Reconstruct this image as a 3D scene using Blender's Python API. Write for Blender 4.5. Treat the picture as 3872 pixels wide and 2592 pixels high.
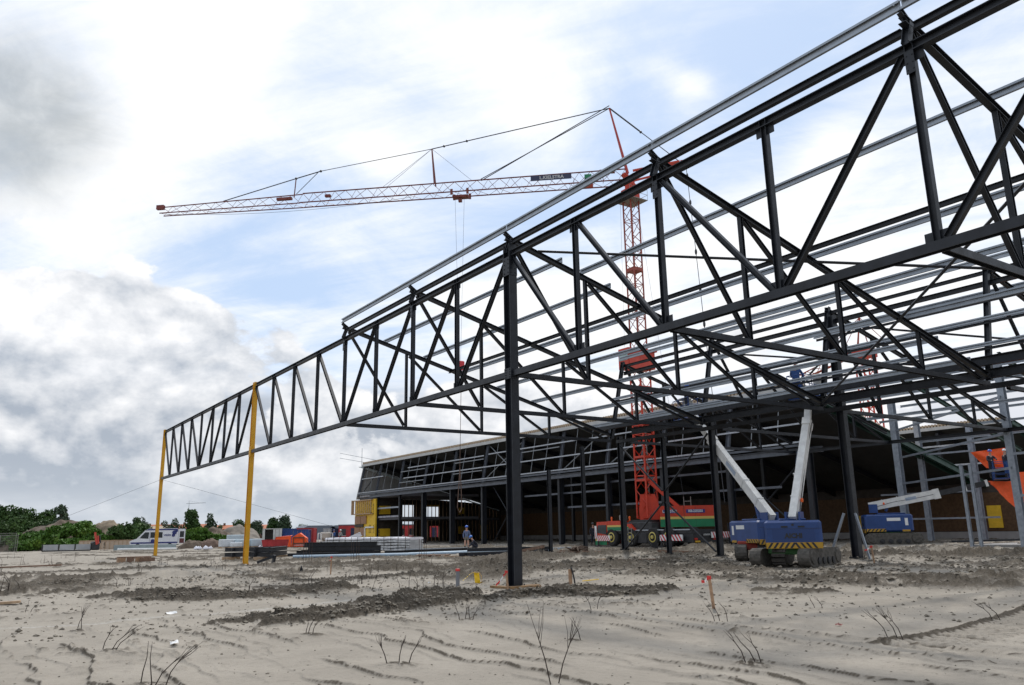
import bpy, bmesh, math, random
import numpy as np
from mathutils import Vector, Matrix
S = bpy.context.scene
for o in list(bpy.data.objects): bpy.data.objects.remove(o)
R = math.radians
random.seed(7); rng = np.random.default_rng(7)

# ------------------------------------------------------------------ camera
YAW, PITCH, ROLL = .5997, .2315, -.0174
fw = Vector((math.sin(YAW)*math.cos(PITCH), math.cos(YAW)*math.cos(PITCH), math.sin(PITCH)))
r_ = Vector((math.cos(YAW), -math.sin(YAW), 0)); u_ = r_.cross(fw)
r2 = r_*math.cos(ROLL)+u_*math.sin(ROLL); u2 = u_*math.cos(ROLL)-r_*math.sin(ROLL)
cd = bpy.data.cameras.new('camera'); cam = bpy.data.objects.new('camera', cd); S.collection.objects.link(cam)
cam.matrix_world = Matrix(((r2.x,u2.x,-fw.x,0),(r2.y,u2.y,-fw.y,0),(r2.z,u2.z,-fw.z,1.65),(0,0,0,1)))
cd.sensor_width = 36; cd.lens = 28.04; cd.clip_start = .1; cd.clip_end = 9000
S.camera = cam

# ------------------------------------------------------------------ light
SUN_EL, SUN_AZ = 52, 40          # degrees; azimuth from +Y towards +X
sd = bpy.data.lights.new('sun', 'SUN'); so = bpy.data.objects.new('sun', sd); S.collection.objects.link(so)
sd.energy = 2.4; sd.angle = R(3.5); sd.color = (1, .955, .89)
sv = Vector((math.sin(R(SUN_AZ))*math.cos(R(SUN_EL)), math.cos(R(SUN_AZ))*math.cos(R(SUN_EL)), math.sin(R(SUN_EL))))
so.rotation_euler = sv.to_track_quat('Z', 'Y').to_euler(); so.location = (0, 0, 60)
S.view_settings.view_transform = 'Standard'; S.view_settings.look = 'None'
S.view_settings.exposure = 0; S.view_settings.gamma = 1

# ------------------------------------------------------------------ node helpers
class NT:
    def __init__(s, tree): s.t = tree; s.n = tree.nodes; s.l = tree.links
    def node(s, typ, ins=None, **kw):
        n = s.n.new(typ)
        for k, v in kw.items(): setattr(n, k, v)
        for k, v in (ins or {}).items(): s.put(n.inputs[k], v)
        return n
    def put(s, sock, v):
        if hasattr(v, 'is_output'): s.l.new(v, sock)
        else: sock.default_value = v
    def m(s, op, a, b=None, c=None, clamp=False):
        n = s.n.new('ShaderNodeMath'); n.operation = op; n.use_clamp = clamp
        for i, v in enumerate((a, b, c)):
            if v is not None: s.put(n.inputs[i], v)
        return n.outputs[0]
    def ss(s, x, a, b):            # smoothstep
        n = s.n.new('ShaderNodeMapRange'); n.interpolation_type = 'SMOOTHSTEP'
        s.put(n.inputs[0], x); n.inputs[1].default_value = a; n.inputs[2].default_value = b
        return n.outputs[0]
    def mix(s, f, a, b):
        n = s.n.new('ShaderNodeMix'); n.data_type = 'RGBA'
        s.put(n.inputs[0], f); s.put(n.inputs[6], a); s.put(n.inputs[7], b)
        return n.outputs[2]
    def noise(s, vec, scale, detail=4, rough=.5, dist=0., out=0):
        n = s.n.new('ShaderNodeTexNoise'); s.put(n.inputs['Vector'], vec)
        n.inputs['Scale'].default_value = scale; n.inputs['Detail'].default_value = detail
        n.inputs['Roughness'].default_value = rough; n.inputs['Distortion'].default_value = dist
        return n.outputs[out]
    def xyz(s, x, y, z=0.):
        n = s.n.new('ShaderNodeCombineXYZ')
        for i, v in enumerate((x, y, z)): s.put(n.inputs[i], v)
        return n.outputs[0]

# ------------------------------------------------------------------ world: sky with clouds
W = bpy.data.worlds.new('World'); S.world = W; W.use_nodes = True
def build_world():
    t = NT(W.node_tree); t.n.clear()
    out = t.node('ShaderNodeOutputWorld'); bg = t.node('ShaderNodeBackground'); t.l.new(bg.outputs[0], out.inputs[0])
    bg.inputs[1].default_value = .1
    sky = t.node('ShaderNodeTexSky', sky_type='NISHITA', sun_disc=False, sun_elevation=R(SUN_EL), sun_rotation=R(SUN_AZ),
                 air_density=1., dust_density=1., ozone_density=1.)
    g = t.node('ShaderNodeTexCoord').outputs['Generated']
    sp = t.node('ShaderNodeSeparateXYZ', {0: g}); x, y, z = sp.outputs
    D = 57.2958
    az = t.m('MULTIPLY', t.m('ARCTAN2', x, y), D)
    el = t.m('MULTIPLY', t.m('ARCSINE', z), D)
    def blob(a, e, sa, se):        # soft patch round one direction of the sky
        da = t.m('DIVIDE', t.m('SUBTRACT', az, a), sa); de = t.m('DIVIDE', t.m('SUBTRACT', el, e), se)
        return t.m('EXPONENT', t.m('MULTIPLY', t.m('ADD', t.m('MULTIPLY', da, da), t.m('MULTIPLY', de, de)), -1.))
    def summ(l):
        s = 0.
        for w_, b in l: s = t.m('ADD', s, t.m('MULTIPLY', b, w_))
        return s
    # high cloud: plane far overhead, streaked
    zz = t.m('ADD', t.m('MAXIMUM', z, 0.), .12)
    px = t.m('DIVIDE', x, zz); py = t.m('DIVIDE', y, zz)
    c_, s_ = math.cos(R(-56)), math.sin(R(-56))
    a1 = t.m('ADD', t.m('MULTIPLY', px, c_), t.m('MULTIPLY', py, s_)); b1 = t.m('SUBTRACT', t.m('MULTIPLY', py, c_), t.m('MULTIPLY', px, s_))
    pv = t.xyz(px, py, 0.); st = t.xyz(t.m('MULTIPLY', a1, .55), t.m('MULTIPLY', b1, 2.0), .3)
    n1 = t.noise(st, 1.5, 6, .55, 1.2); n2 = t.noise(pv, 2.3, 11, .68, .4); n3 = t.noise(t.xyz(t.m('MULTIPLY', a1, .35), t.m('MULTIPLY', b1, 2.6), 9.), 3.0, 6, .6, 1.4)
    veil = t.m('ADD', t.m('ADD', t.m('MULTIPLY', n1, .8), t.m('MULTIPLY', n2, .85)), t.m('MULTIPLY', n3, .26))
    bias = summ([(.42, blob(11, 31, 6, 7)), (.30, blob(6, 21, 5, 5)), (.36, blob(25.0, 25.6, 3.0, 2.2)), (.36, blob(37, 29.5, 5, 4)), (.22, blob(30, 34, 8, 3)), (-.10, blob(27.5, 30.5, 4, 1.8)), (-.08, blob(21, 23.5, 7, 2.2)),
                 (-.34, blob(51, 31, 8, 4.5)), (-.2, blob(60, 33, 7, 5)), (.50, blob(48.8, 30.2, 2.0, 1.1)), (.2, blob(46.2, 31.5, 1.5, .8)), (-.24, blob(43, 25.5, 7, 3.4)), (-.16, blob(36, 22, 8, 2.6)),
                 (-.24, blob(54, 25.5, 4.5, 2.4)), (.34, blob(58.5, 24.8, 2.6, 1.6)), (-.30, blob(17.5, 16.6, 4.5, 1.5)), (-.16, blob(26, 15.5, 6, 3)), (.22, blob(54, 21, 9, 3.2)), (.32, blob(58, 14, 14, 6)), (.32, blob(36, 15, 9, 4)), (-.12, blob(62, 22.5, 4, 2)), (-.1, blob(14, 19.5, 9, 2.0))])
    vm = t.ss(t.m('ADD', veil, bias), .62, 1.33)
    # cumulus in azimuth / elevation, lit from above by comparing with a sample a little higher
    u = t.m('MULTIPLY', az, .062); v = t.m('MULTIPLY', el, .085)
    def cum(dv, dt=10): return t.noise(t.xyz(u, t.m('ADD', v, dv), 2.4), 1.75, dt, .565, .1)
    q0 = cum(0.); q1 = cum(.12, 6)
    cb = summ([(.34, blob(2.5, 14.0, 7.5, 3.6)), (.16, blob(10, 13.2, 6, 2.6)), (.10, blob(7, 9, 10, 4)), (.12, blob(21, 4.5, 5, 1.8)), (.13, blob(21.5, 9.5, 4, 1.6)), (-.25, blob(26, 12.5, 7, 2.8)), (-.3, blob(18, 16.9, 5, 1.3)), (-.12, blob(55, 8, 18, 9))])
    cov = t.ss(t.m('ADD', t.m('ADD', q0, t.m('MULTIPLY', t.ss(el, 17.5, 11.), .20)), cb), .61, .655)
    relief = t.m('MULTIPLY', t.m('SUBTRACT', q0, q1), 4.4)
    lit = t.m('ADD', t.m('ADD', .62, relief), t.m('ADD', t.m('MULTIPLY', t.m('SUBTRACT', el, 10.), .04), summ([(.3, blob(21, 4.0, 5, 1.6)), (.4, blob(21, 9.8, 4, 1.5)), (-.2, blob(15, 11.6, 7, 1.7)), (.5, blob(55, 9, 16, 9)), (-.2, blob(3, 12.5, 5, 2.2)), (-.16, blob(8, 6, 14, 3.0)), (.25, blob(12.5, 8.6, 3, 2))])), clamp=True)
    ccol = t.mix(lit, (4.3, 4.85, 5.65, 1), (10.5, 10.5, 10.6, 1))
    sn = t.noise(t.xyz(t.m('MULTIPLY', u, .55), t.m('MULTIPLY', v, 2.6), 5.), 1.6, 5, .5, .3)
    scol = t.mix(t.ss(t.m('ADD', sn, t.m('MULTIPLY', t.ss(az, 22., 46.), .28)), .36, .74), (4.1, 4.6, 5.35, 1), (8.0, 8.15, 8.7, 1))
    sm = t.m('MULTIPLY', t.ss(t.m('ADD', el, t.m('MULTIPLY', t.m('SUBTRACT', sn, .5), 9.)), 11.5, 6.5), .92)
    # one heavy grey cloud high on the left
    gn = t.m('ADD', t.m('MULTIPLY', blob(0., 25.0, 6.0, 5.6), 1.15), t.m('MULTIPLY', t.m('SUBTRACT', t.noise(t.xyz(u, v, 7.), 1.5, 8, .6, .2), .5), 1.1))
    gm = t.ss(gn, .12, 1.0)
    haze = t.ss(el, 6., 0.)
    blue = t.mix(.75, sky.outputs[0], (6.2, 7.9, 10.6, 1))
    c = t.mix(vm, blue, (10.8, 10.9, 11.0, 1))
    gt = t.noise(t.xyz(u, v, 3.), 3.2, 8, .6, .4)
    c = t.mix(t.m('MULTIPLY', gm, .78), c, t.mix(t.ss(gt, .3, .75), (4.2, 4.6, 4.9, 1), (7.2, 7.5, 7.7, 1)))
    c = t.mix(sm, c, scol)
    c = t.mix(t.m('MULTIPLY', t.m('MULTIPLY', cov, t.ss(el, 21., 18.)), .93), c, ccol)
    c = t.mix(t.m('MULTIPLY', haze, .6), c, (5.9, 6.5, 7.2, 1))
    low = t.ss(el, -.5, -3.)
    c = t.mix(low, c, (1.6, 1.5, 1.35, 1))
    t.l.new(c, bg.inputs[0])
build_world()

# ------------------------------------------------------------------ materials
MATS = {}
def mat(name, col, rough=.6, metal=0., var=.0, scale=3., bump=0., bscale=30., spec=.5, col2=None):
    if name in MATS: return MATS[name]
    m = bpy.data.materials.new(name); m.use_nodes = True; t = NT(m.node_tree); b = t.n['Principled BSDF']
    b.inputs['Roughness'].default_value = rough; b.inputs['Metallic'].default_value = metal
    b.inputs['Specular IOR Level'].default_value = spec
    if var or col2 or bump: pos = t.node('ShaderNodeTexCoord').outputs['Object']
    c1 = (*col, 1)
    if var or col2:
        n = t.noise(pos, scale, 6, .6)
        c2 = (*col2, 1) if col2 else tuple(x*(1-var) for x in col)+(1,)
        c0 = c1 if col2 else tuple(min(1, x*(1+var)) for x in col)+(1,)
        t.l.new(t.mix(t.ss(n, .32, .68), c0, c2), b.inputs['Base Color'])
        rr = t.m('ADD', t.m('MULTIPLY', n, .3), rough-.15); t.l.new(rr, b.inputs['Roughness'])
    else: b.inputs['Base Color'].default_value = c1
    if bump:
        bn = t.node('ShaderNodeBump', {'Strength': bump, 'Distance': .02, 'Height': t.noise(pos, bscale, 4, .6)})
        t.l.new(bn.outputs[0], b.inputs['Normal'])
    MATS[name] = m; return m
STEEL = mat('anthracite_paint', (.0105, .0125, .0172), .46, 0, .3, 2.6, spec=.4)
GALV = mat('galvanised_steel', (.31, .34, .375), .40, .5, .07, 2.)
YEL = mat('yellow_paint', (.62, .31, .007), .45, 0, .08, 2.)
RUST = mat('rusty_steel', (.12, .06, .035), .8, 0, .3, 12.)

# ------------------------------------------------------------------ mesh helpers
def Iprof(H, B, tw, tf):
    h, b, w = H/2, B/2, tw/2
    return [(-b,-h),(b,-h),(b,-h+tf),(w,-h+tf),(w,h-tf),(b,h-tf),(b,h),(-b,h),(-b,h-tf),(-w,h-tf),(-w,-h+tf),(-b,-h+tf)]
def Cprof(H, B, t=.012, lip=.05):   # opens towards -side
    h, b = H/2, B/2
    return [(-b,-h),(b,-h),(b,h),(-b,h),(-b,h-lip),(-b+t,h-lip),(-b+t,h-t),(b-t,h-t),(b-t,-h+t),(-b+t,-h+t),(-b+t,-h+lip),(-b,-h+lip)]
def Bprof(H, B): return [(-B/2,-H/2),(B/2,-H/2),(B/2,H/2),(-B/2,H/2)]
def Lprof(a, t): return [(0,0),(a,0),(a,t),(t,t),(t,a),(0,a)]
class MB:
    def __init__(s): s.v, s.f, s.k = [], [], []
    def add(s, vs, fs, k=0):
        n = len(s.v); s.v += [tuple(p) for p in vs]; s.f += [tuple(i+n for i in f) for f in fs]; s.k += [k]*len(fs); return s
    def ext(s, prof, p0, p1, up=(0,0,1), k=0):
        p0, p1 = Vector(p0), Vector(p1); z = (p1-p0).normalized(); up = Vector(up)
        x = z.cross(up)
        if x.length < 1e-4: x = z.cross(Vector((1,0,0)))
        x.normalize(); y = x.cross(z)
        n = len(prof)
        vs = [p+x*a+y*b for p in (p0, p1) for a, b in prof]
        fs = [tuple(range(n))[::-1], tuple(range(n, 2*n))]+[(i, (i+1) % n, n+(i+1) % n, n+i) for i in range(n)]
        return s.add(vs, fs, k)
    def bx(s, x0, x1, y0, y1, z0, z1, k=0, bev=0.):
        if bev:
            b = bev; prof = [(x0+b,y0),(x1-b,y0),(x1,y0+b),(x1,y1-b),(x1-b,y1),(x0+b,y1),(x0,y1-b),(x0,y0+b)]
            n = 8; cx, cy = (x0+x1)/2, (y0+y1)/2
            def ring(z, i): return [(cx+(p[0]-cx)*(1-i*b/(abs(x1-x0)/2)), cy+(p[1]-cy)*(1-i*b/(abs(y1-y0)/2)), z) for p in prof]
            vs = ring(z0, 1)+ring(z0+b, 0)+ring(z1-b, 0)+ring(z1, 1)
            fs = [tuple(range(n))[::-1], tuple(range(3*n, 4*n))]
            for r in range(3): fs += [(r*n+i, r*n+(i+1) % n, (r+1)*n+(i+1) % n, (r+1)*n+i) for i in range(n)]
            return s.add(vs, fs, k)
        vs = [(x,y,z) for z in (z0,z1) for y in (y0,y1) for x in (x0,x1)]
        return s.add(vs, [(0,2,3,1),(4,5,7,6),(0,1,5,4),(2,6,7,3),(0,4,6,2),(1,3,7,5)], k)
    def tube(s, pts, r, n=7, k=0, cap=True):
        pts = [Vector(p) for p in pts]; m = len(pts); rr = r if isinstance(r, (list, tuple)) else [r]*m
        vs, fs = [], []; ref = None
        for i, p in enumerate(pts):
            d = (pts[min(i+1, m-1)]-pts[max(i-1, 0)]).normalized()
            if ref is None: ref = Vector((0,0,1)) if abs(d.z) < .9 else Vector((1,0,0))
            x = d.cross(ref).normalized(); y = x.cross(d); ref = y
            vs += [p+(x*math.cos(a)+y*math.sin(a))*rr[i] for a in [2*math.pi*j/n for j in range(n)]]
        for i in range(m-1): fs += [(i*n+j, i*n+(j+1) % n, (i+1)*n+(j+1) % n, (i+1)*n+j) for j in range(n)]
        if cap: fs += [tuple(range(n))[::-1], tuple(range((m-1)*n, m*n))]
        return s.add(vs, fs, k)
    def cyl(s, p0, p1, r, n=16, k=0): return s.tube([p0, p1], r, n, k)
    def lathe(s, c, prof, n=16, k=0, axis='z'):   # prof: (radius, height)
        vs, fs = [], []
        for r, h in prof:
            for j in range(n):
                a = 2*math.pi*j/n; p = (r*math.cos(a), r*math.sin(a), h)
                if axis == 'x': p = (h, p[0], p[1])
                if axis == 'y': p = (p[1], h, p[0])
                vs.append((c[0]+p[0], c[1]+p[1], c[2]+p[2]))
        m = len(prof)
        for i in range(m-1): fs += [(i*n+j, i*n+(j+1) % n, (i+1)*n+(j+1) % n, (i+1)*n+j) for j in range(n)]
        fs += [tuple(range(n))[::-1], tuple(range((m-1)*n, m*n))]
        return s.add(vs, fs, k)
    def prism(s, poly, a, b, axis='y', k=0):      # polygon in the two other axes, from a to b along axis
        def P(u, v, w): return {'y': (u, w, v), 'x': (w, u, v), 'z': (u, v, w)}[axis]
        n = len(poly); vs = [P(u, v, a) for u, v in poly]+[P(u, v, b) for u, v in poly]
        fs = [tuple(range(n)), tuple(range(n, 2*n))[::-1]]+[(i, n+i, n+(i+1) % n, (i+1) % n) for i in range(n)]
        return s.add(vs, fs, k)
    def tri(s, M):                                  # transform everything so far
        s.v = [tuple(M @ Vector(p)) for p in s.v]; return s
    def build(s, name, mats, parent=None, smooth=False, origin=None, local=False):
        me = bpy.data.meshes.new(name)
        vs = np.array(s.v, dtype=float)
        if parent is not None and not local: off = np.array(parent['_o'])
        elif parent is None and not local:
            lo, hi = vs.min(0), vs.max(0); off = np.array(origin) if origin is not None else np.array([(lo[0]+hi[0])/2, (lo[1]+hi[1])/2, lo[2]])
        else: off = np.zeros(3)
        me.from_pydata((vs-off).tolist(), [], s.f)
        mats = mats if isinstance(mats, (list, tuple)) else [mats]
        for m in mats: me.materials.append(m)
        me.polygons.foreach_set('material_index', s.k)
        if smooth: me.polygons.foreach_set('use_smooth', [True]*len(me.polygons))
        bm = bmesh.new(); bm.from_mesh(me); bmesh.ops.recalc_face_normals(bm, faces=bm.faces); bm.to_mesh(me); bm.free()
        o = bpy.data.objects.new(name, me); S.collection.objects.link(o)
        if parent is not None:
            o.parent = parent
            o['_o'] = parent.get('_o', (0,0,0))
        else:
            o.location = off; o['_o'] = tuple(off)
        return o
def tag(o, label=None, cat=None, group=None, kind=None):
    for k, v in (('label', label), ('category', cat), ('group', group), ('kind', kind)):
        if v: o[k] = v
    return o
def thing(name, label, cat, loc=(0,0,0), group=None, rot=0):
    o = bpy.data.objects.new(name, None); S.collection.objects.link(o); o.location = loc; o.rotation_euler.z = rot
    o['_o'] = tuple(loc); o.empty_display_size = .3
    return tag(o, label, cat, group)
def copy_tree(o, parent=None):
    c = o.copy(); S.collection.objects.link(c); c.parent = parent
    for ch in [q for q in bpy.data.objects if q.parent == o]: copy_tree(ch, c)
    return c
def text_mesh(mb, txt, size, M, k=0, depth=.006, bold=0.):     # lettering as real geometry, appended to a mesh
    cu = bpy.data.curves.new('t', 'FONT'); cu.body = txt; cu.size = size; cu.extrude = depth/2; cu.align_x = 'CENTER'; cu.align_y = 'CENTER'; cu.resolution_u = 2; cu.offset = bold
    ob = bpy.data.objects.new('t', cu); me = bpy.data.meshes.new_from_object(ob)
    mb.add([M @ v.co for v in me.vertices], [tuple(p.vertices) for p in me.polygons], k)
    bpy.data.objects.remove(ob); bpy.data.meshes.remove(me); bpy.data.curves.remove(cu)
def frame(o, x, y):          # matrix with local x axis along x, y along y
    x, y = Vector(x).normalized(), Vector(y).normalized(); z = x.cross(y)
    return Matrix(((x.x,y.x,z.x,o[0]),(x.y,y.y,z.y,o[1]),(x.z,y.z,z.z,o[2]),(0,0,0,1)))

# ------------------------------------------------------------------ the ground: one sheet out to the horizon
def _h(ix, iy, seed):
    n = (ix.astype(np.int64)*374761393+iy.astype(np.int64)*668265263+seed*1442695041) & 0xffffffff
    n = ((n ^ (n >> 13))*1274126177) & 0xffffffff
    return ((n ^ (n >> 16)) & 0xffff)/65535.
def vnoise(x, y, seed=0):
    ix, iy = np.floor(x), np.floor(y); fx, fy = x-ix, y-iy
    fx = fx*fx*fx*(fx*(fx*6-15)+10); fy = fy*fy*fy*(fy*(fy*6-15)+10)
    a, b = _h(ix, iy, seed), _h(ix+1, iy, seed); c, d = _h(ix, iy+1, seed), _h(ix+1, iy+1, seed)
    return (a*(1-fx)+b*fx)*(1-fy)+(c*(1-fx)+d*fx)*fy
def fbm(x, y, seed=0, o=4, g=.5):
    s, a, t = 0, 1., 0
    for i in range(o): s = s+a*vnoise(x*2**i+17.3*i, y*2**i-9.1*i, seed+i); t += a; a *= g
    return s/t
def sstep(x, a, b): t = np.clip((x-a)/(b-a), 0, 1); return t*t*(3-2*t)
def segd(X, Y, pts):                # distance to a polyline, and the distance run along it
    best = np.full(X.shape, 1e9); run = np.zeros(X.shape); acc = 0
    for (ax, ay), (bx, by) in zip(pts, pts[1:]):
        dx, dy = bx-ax, by-ay; L = math.hypot(dx, dy)
        t = np.clip(((X-ax)*dx+(Y-ay)*dy)/L**2, 0, 1)
        d = np.hypot(X-ax-t*dx, Y-ay-t*dy); m = d < best
        best = np.where(m, d, best); run = np.where(m, acc+t*L, run); acc += L
    return best, run
MUD = [  # polyline, half width, height
    ([(3.9,25.6),(5.0,24.2),(6.6,23.0),(8.2,23.0),(10,24)], .75, .26), ([(4.3,23.6),(5.6,22.6),(7.2,21.9)], .5, .2),
    ([(4.5,16.7),(6.0,16.6),(7.6,17.3),(9.8,18.0),(11.4,18.4)], .42, .2), ([(5.1,15.7),(6.6,15.7),(8.2,16.3),(10,17),(11.2,17.2),(13,16.6)], .3, .15),
    ([(8.3,18.6),(9.6,18.8),(11,19)], .5, .26), ([(12.6,18.9),(13.6,17.9),(14.8,16.9),(15.8,16)], .55, .22), ([(11.6,17.4),(13.2,16.4),(14.6,15.4)], .3, .13),
    ([(2.2,33.5),(5,33),(8,31),(11,29),(14,28.5),(18,27.5)], 1.1, .22), ([(1.5,40),(5,38.5),(9,38),(13,36),(17,33),(21,29)], 1.3, .25),
    ([(1.8,29.6),(4,28.6),(7,27.4),(10,26)], .7, .14), ([(3,47),(8,46),(14,44),(19,40)], 1.2, .2),
    ([(15,22),(16.2,20.6),(17.5,19.2)], .9, .16), ([(17.2,15.4),(18,13)], .8, .12), ([(19,23),(20.5,21)], 1.4, .2), ([(21.5,15.5),(24,11.5)], 1.5, .2), ([(23,26),(26,23.4)], .8, .1),
    ([(21,33),(25,28),(28.5,22.5)], 1.1, .12), ([(27,40),(30,34),(33,28),(36,22),(38,15)], 1.8, .28), ([(33,44),(36,36),(39,29),(42,22)], 1.5, .3), ([(37,62),(39,56),(41,52)], 1.2, .35), ([(39.5,47),(40.5,42),(42,37)], 1.4, .45),
    ([(30,68),(34,62),(38,55)], 1.6, .3)]
FUR = [.9, 1.62, 2.35, 3.05, 3.55, 4.3, 5.02, 5.7, 6.35, 7.1, 7.75, 8.5, 9.55, 10.3, 11.1, 11.9, 12.7]
TRACK = [(11.0,6.6),(12.6,6.6),(15.5,7.0),(19,7.6)]
def ground(X, Y):
    r = np.hypot(X, Y)
    z = np.interp(X, [16, 31, 46], [0, .2, .3])
    z = z+(fbm(X*.16, Y*.16, 3, 3)-.5)*.14*sstep(r, 6, 20)+(fbm(X*.9, Y*.9, 11, 3)-.5)*.05
    fine = np.exp(-(r/40)**2)
    near = sstep(Y, 21, 17)*sstep(X, 14.5, 12)
    wob = (fbm(Y*.33, X*0+.5, 21, 3)-.5)*.75
    clod = fbm(X*14, Y*14, 31, 3)
    mud = np.zeros(X.shape)  # soil darkness: mud, plus painted shade on furrow sides and at column feet
    wob2 = (fbm(X*0+3.3, Y*1.1, 23, 3)-.5)*.22
    for i, fx in enumerate(FUR+[f+.37 for f in FUR[::2]]):
        w = (vnoise(Y*2.2+i*37, X*0+i*3.3, 41)-.5)*.16+(vnoise(Y*.45+i*11, X*0+i*5.1, 42)-.5)*.4
        d = X-fx-wob-wob2-w
        st = 1. if i < len(FUR) else .5
        pres = st*np.clip(vnoise(Y*.55+i*9.1, X*0+i*7.7, 43)*2.4-.45, 0, 1)*near
        z = z+pres*(.020*np.exp(-(d/.035)**2)*(.3+1.5*clod)+.030*np.where(d > 0, np.exp(-(d/.30)**2), np.exp(-(d/.03)**2)))
        mud = np.maximum(mud, pres*.66*np.exp(-(((d+.022))/.022)**2)*sstep(clod, .1, .5))  # thin dark line paints the shaded side of each furrow ridge
    flat = np.ones(X.shape)
    for cx, cy, cr in [(27,20.3,2.3),(29,23.9,2.2),(52.5,31.8,3.),(44,45.5,6.5),(33.5,55,3),(30.4,67,7)]: flat = np.minimum(flat, sstep(np.hypot(X-cx, Y-cy), cr*.75, cr*1.25))
    rough = fbm(X*2.2, Y*2.2, 51, 5, .62); lump = 1-np.abs(fbm(X*4.2, Y*4.2, 61, 5, .62)-.5)*5; lump = np.clip(lump, -.4, 1)
    for im, (pts, hw, amp) in enumerate(MUD):
        bold = im < 7
        d, run = segd(X, Y, pts)
        e = d+(fbm(X*1.3, Y*1.3, 71, 4, .6)-.5)*hw*(1.5 if bold else 2.4)
        m = sstep(e, hw, hw*.35)
        prof = sstep(d, hw*1.1, 0)
        z = z+flat*m*((.8 if bold else .58)*amp*(.2+.9*prof)*(.2+1.3*vnoise(run*.6, run*0+amp*9, 73))*(.55+.9*rough)+(.03+amp*.22)*(lump-.2)*(.55+.45*fine))
        if not bold: m = m*sstep(vnoise(run*.32+im*3.1, run*0+im, 171), .3, .62)
        mud = np.maximum(mud, m*((.62 if bold else .34)+.62*rough+.10*lump))
    band = fbm(X*.28+Y*.10, Y*.19-X*.12, 81, 4, .6)   # churned soil on the building site
    site = np.maximum(sstep(X+(Y-20)*.35, 15.5, 19)*sstep(r, 300, 90), sstep(r, 26, 31)*sstep(r, 260, 90))
    cm = sstep(band, np.where(X > 16, .40, .52), np.where(X > 16, .60, .66))*site
    z = z+flat*cm*((rough-.45)*.30+(lump-.3)*.06)
    mud = np.maximum(mud, cm*(.14+.72*rough+.12*lump))
    rv = X*math.sin(.6)+Y*math.cos(.6); lv = X*math.cos(.6)-Y*math.sin(.6)
    for k in range(26):
        r0 = 15.5+k*k*.032+k*.62; dd = rv-r0-(fbm(lv*.16+k*5.3, lv*0+k, 120+k, 3)-.5)*2.6
        pr_ = np.clip(vnoise(lv*.3+k*7.1, lv*0+k*2.2, 140)*2.2-.75, 0, 1)*sstep(rv, 15, 17.5)
        ww = .03+.0016*r0; z = z+pr_*(.022*np.exp(-(dd/ww)**2)*(.3+1.4*clod)+.018*np.where(dd > 0, np.exp(-(dd/.3)**2), np.exp(-(dd/ww)**2)))
        mud = np.maximum(mud, pr_*.4*np.exp(-((dd+ww*.5)/ww)**2)*sstep(clod, .2, .6))
    peb = sstep(fbm(X*4.7, Y*4.7, 151, 3), .66, .76)*sstep(fbm(X*.5, Y*.5, 152, 2), .42, .62)*sstep(r, 9, 16)*sstep(r, 110, 60)
    z = z+flat*peb*(.035+.02*clod); mud = np.maximum(mud, peb*.55)
    chn = sstep(fbm(X*.8, Y*.8, 153, 3), .45, .6)*sstep(X+(Y-20)*.35, 16.5, 20)*sstep(r, 90, 40); z = z+flat*chn*((rough-.45)*.22+(lump-.2)*.05); mud = np.maximum(mud, chn*(.2+.5*rough))
    d, run = segd(X, Y, TRACK)          # tread marks of a tracked machine
    tm = sstep(d, .46, .4)
    z = z+tm*(-.04+.055*sstep(np.abs(((run+ (X*0))*4.2) % 1-.5), .12, .3))+.06*np.exp(-((segd(X, Y, [(a, b+.52) for a, b in TRACK])[0])/.1)**2)*(.3+clod)
    mud = np.maximum(mud, tm*(.2+.35*(1-sstep(np.abs((run*4.2) % 1-.5), .12, .3)))); mud = np.maximum(mud, .8*np.exp(-((segd(X, Y, [(a, b+.5) for a, b in TRACK])[0])/.1)**2))
    for cx, cy, cr in [(2.06,17.2,.22),(2.06,13.6,.28),(2.04,10.4,.25),(5.08,13.5,.28),(4.84,9.72,.25),(8.0,13.4,.22),(7.9,10.1,.2),(8.03,6.8,.3),(2.2,21.2,.3)]:
        b = np.exp(-(((X-cx)**2+(Y-cy)**2)/cr**2)); z = z+b*.05*(.3+1.2*clod); mud = np.maximum(mud, b*.75*sstep(clod, .25, .6))
    line = segd(X, Y, [(-.5,19.6),(2.5,18.6),(6,19.2),(9.5,20.6)])[0]   # pale wheel track
    pale = np.exp(-(line/.16)**2)*(.4+.6*vnoise(X*2, Y*2, 5))
    z = z-.015*np.exp(-(line/.25)**2)+.010*np.exp(-(line/.17)**4)*np.sign(np.sin((X+.6*Y)*48.))*fine
    for cx, cy in [(13.97,20.3),(13.97,48.),(13.97,73.8),(30.65,24.07),(30.65,27.3),(30.65,30.7),(30.65,34.1),(30.65,37.5),(30.65,40.9),(31.1,20.3),(46.5,20.6)]:  # disturbed soil at column feet; its dark ring also paints contact shade
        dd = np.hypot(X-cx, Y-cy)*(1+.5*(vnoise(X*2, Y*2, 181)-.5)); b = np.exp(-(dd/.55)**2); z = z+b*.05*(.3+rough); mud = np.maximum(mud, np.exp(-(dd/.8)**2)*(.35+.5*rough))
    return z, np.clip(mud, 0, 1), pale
def gz(x, y): return float(ground(np.array([float(x)]), np.array([float(y)]))[0][0])
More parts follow.
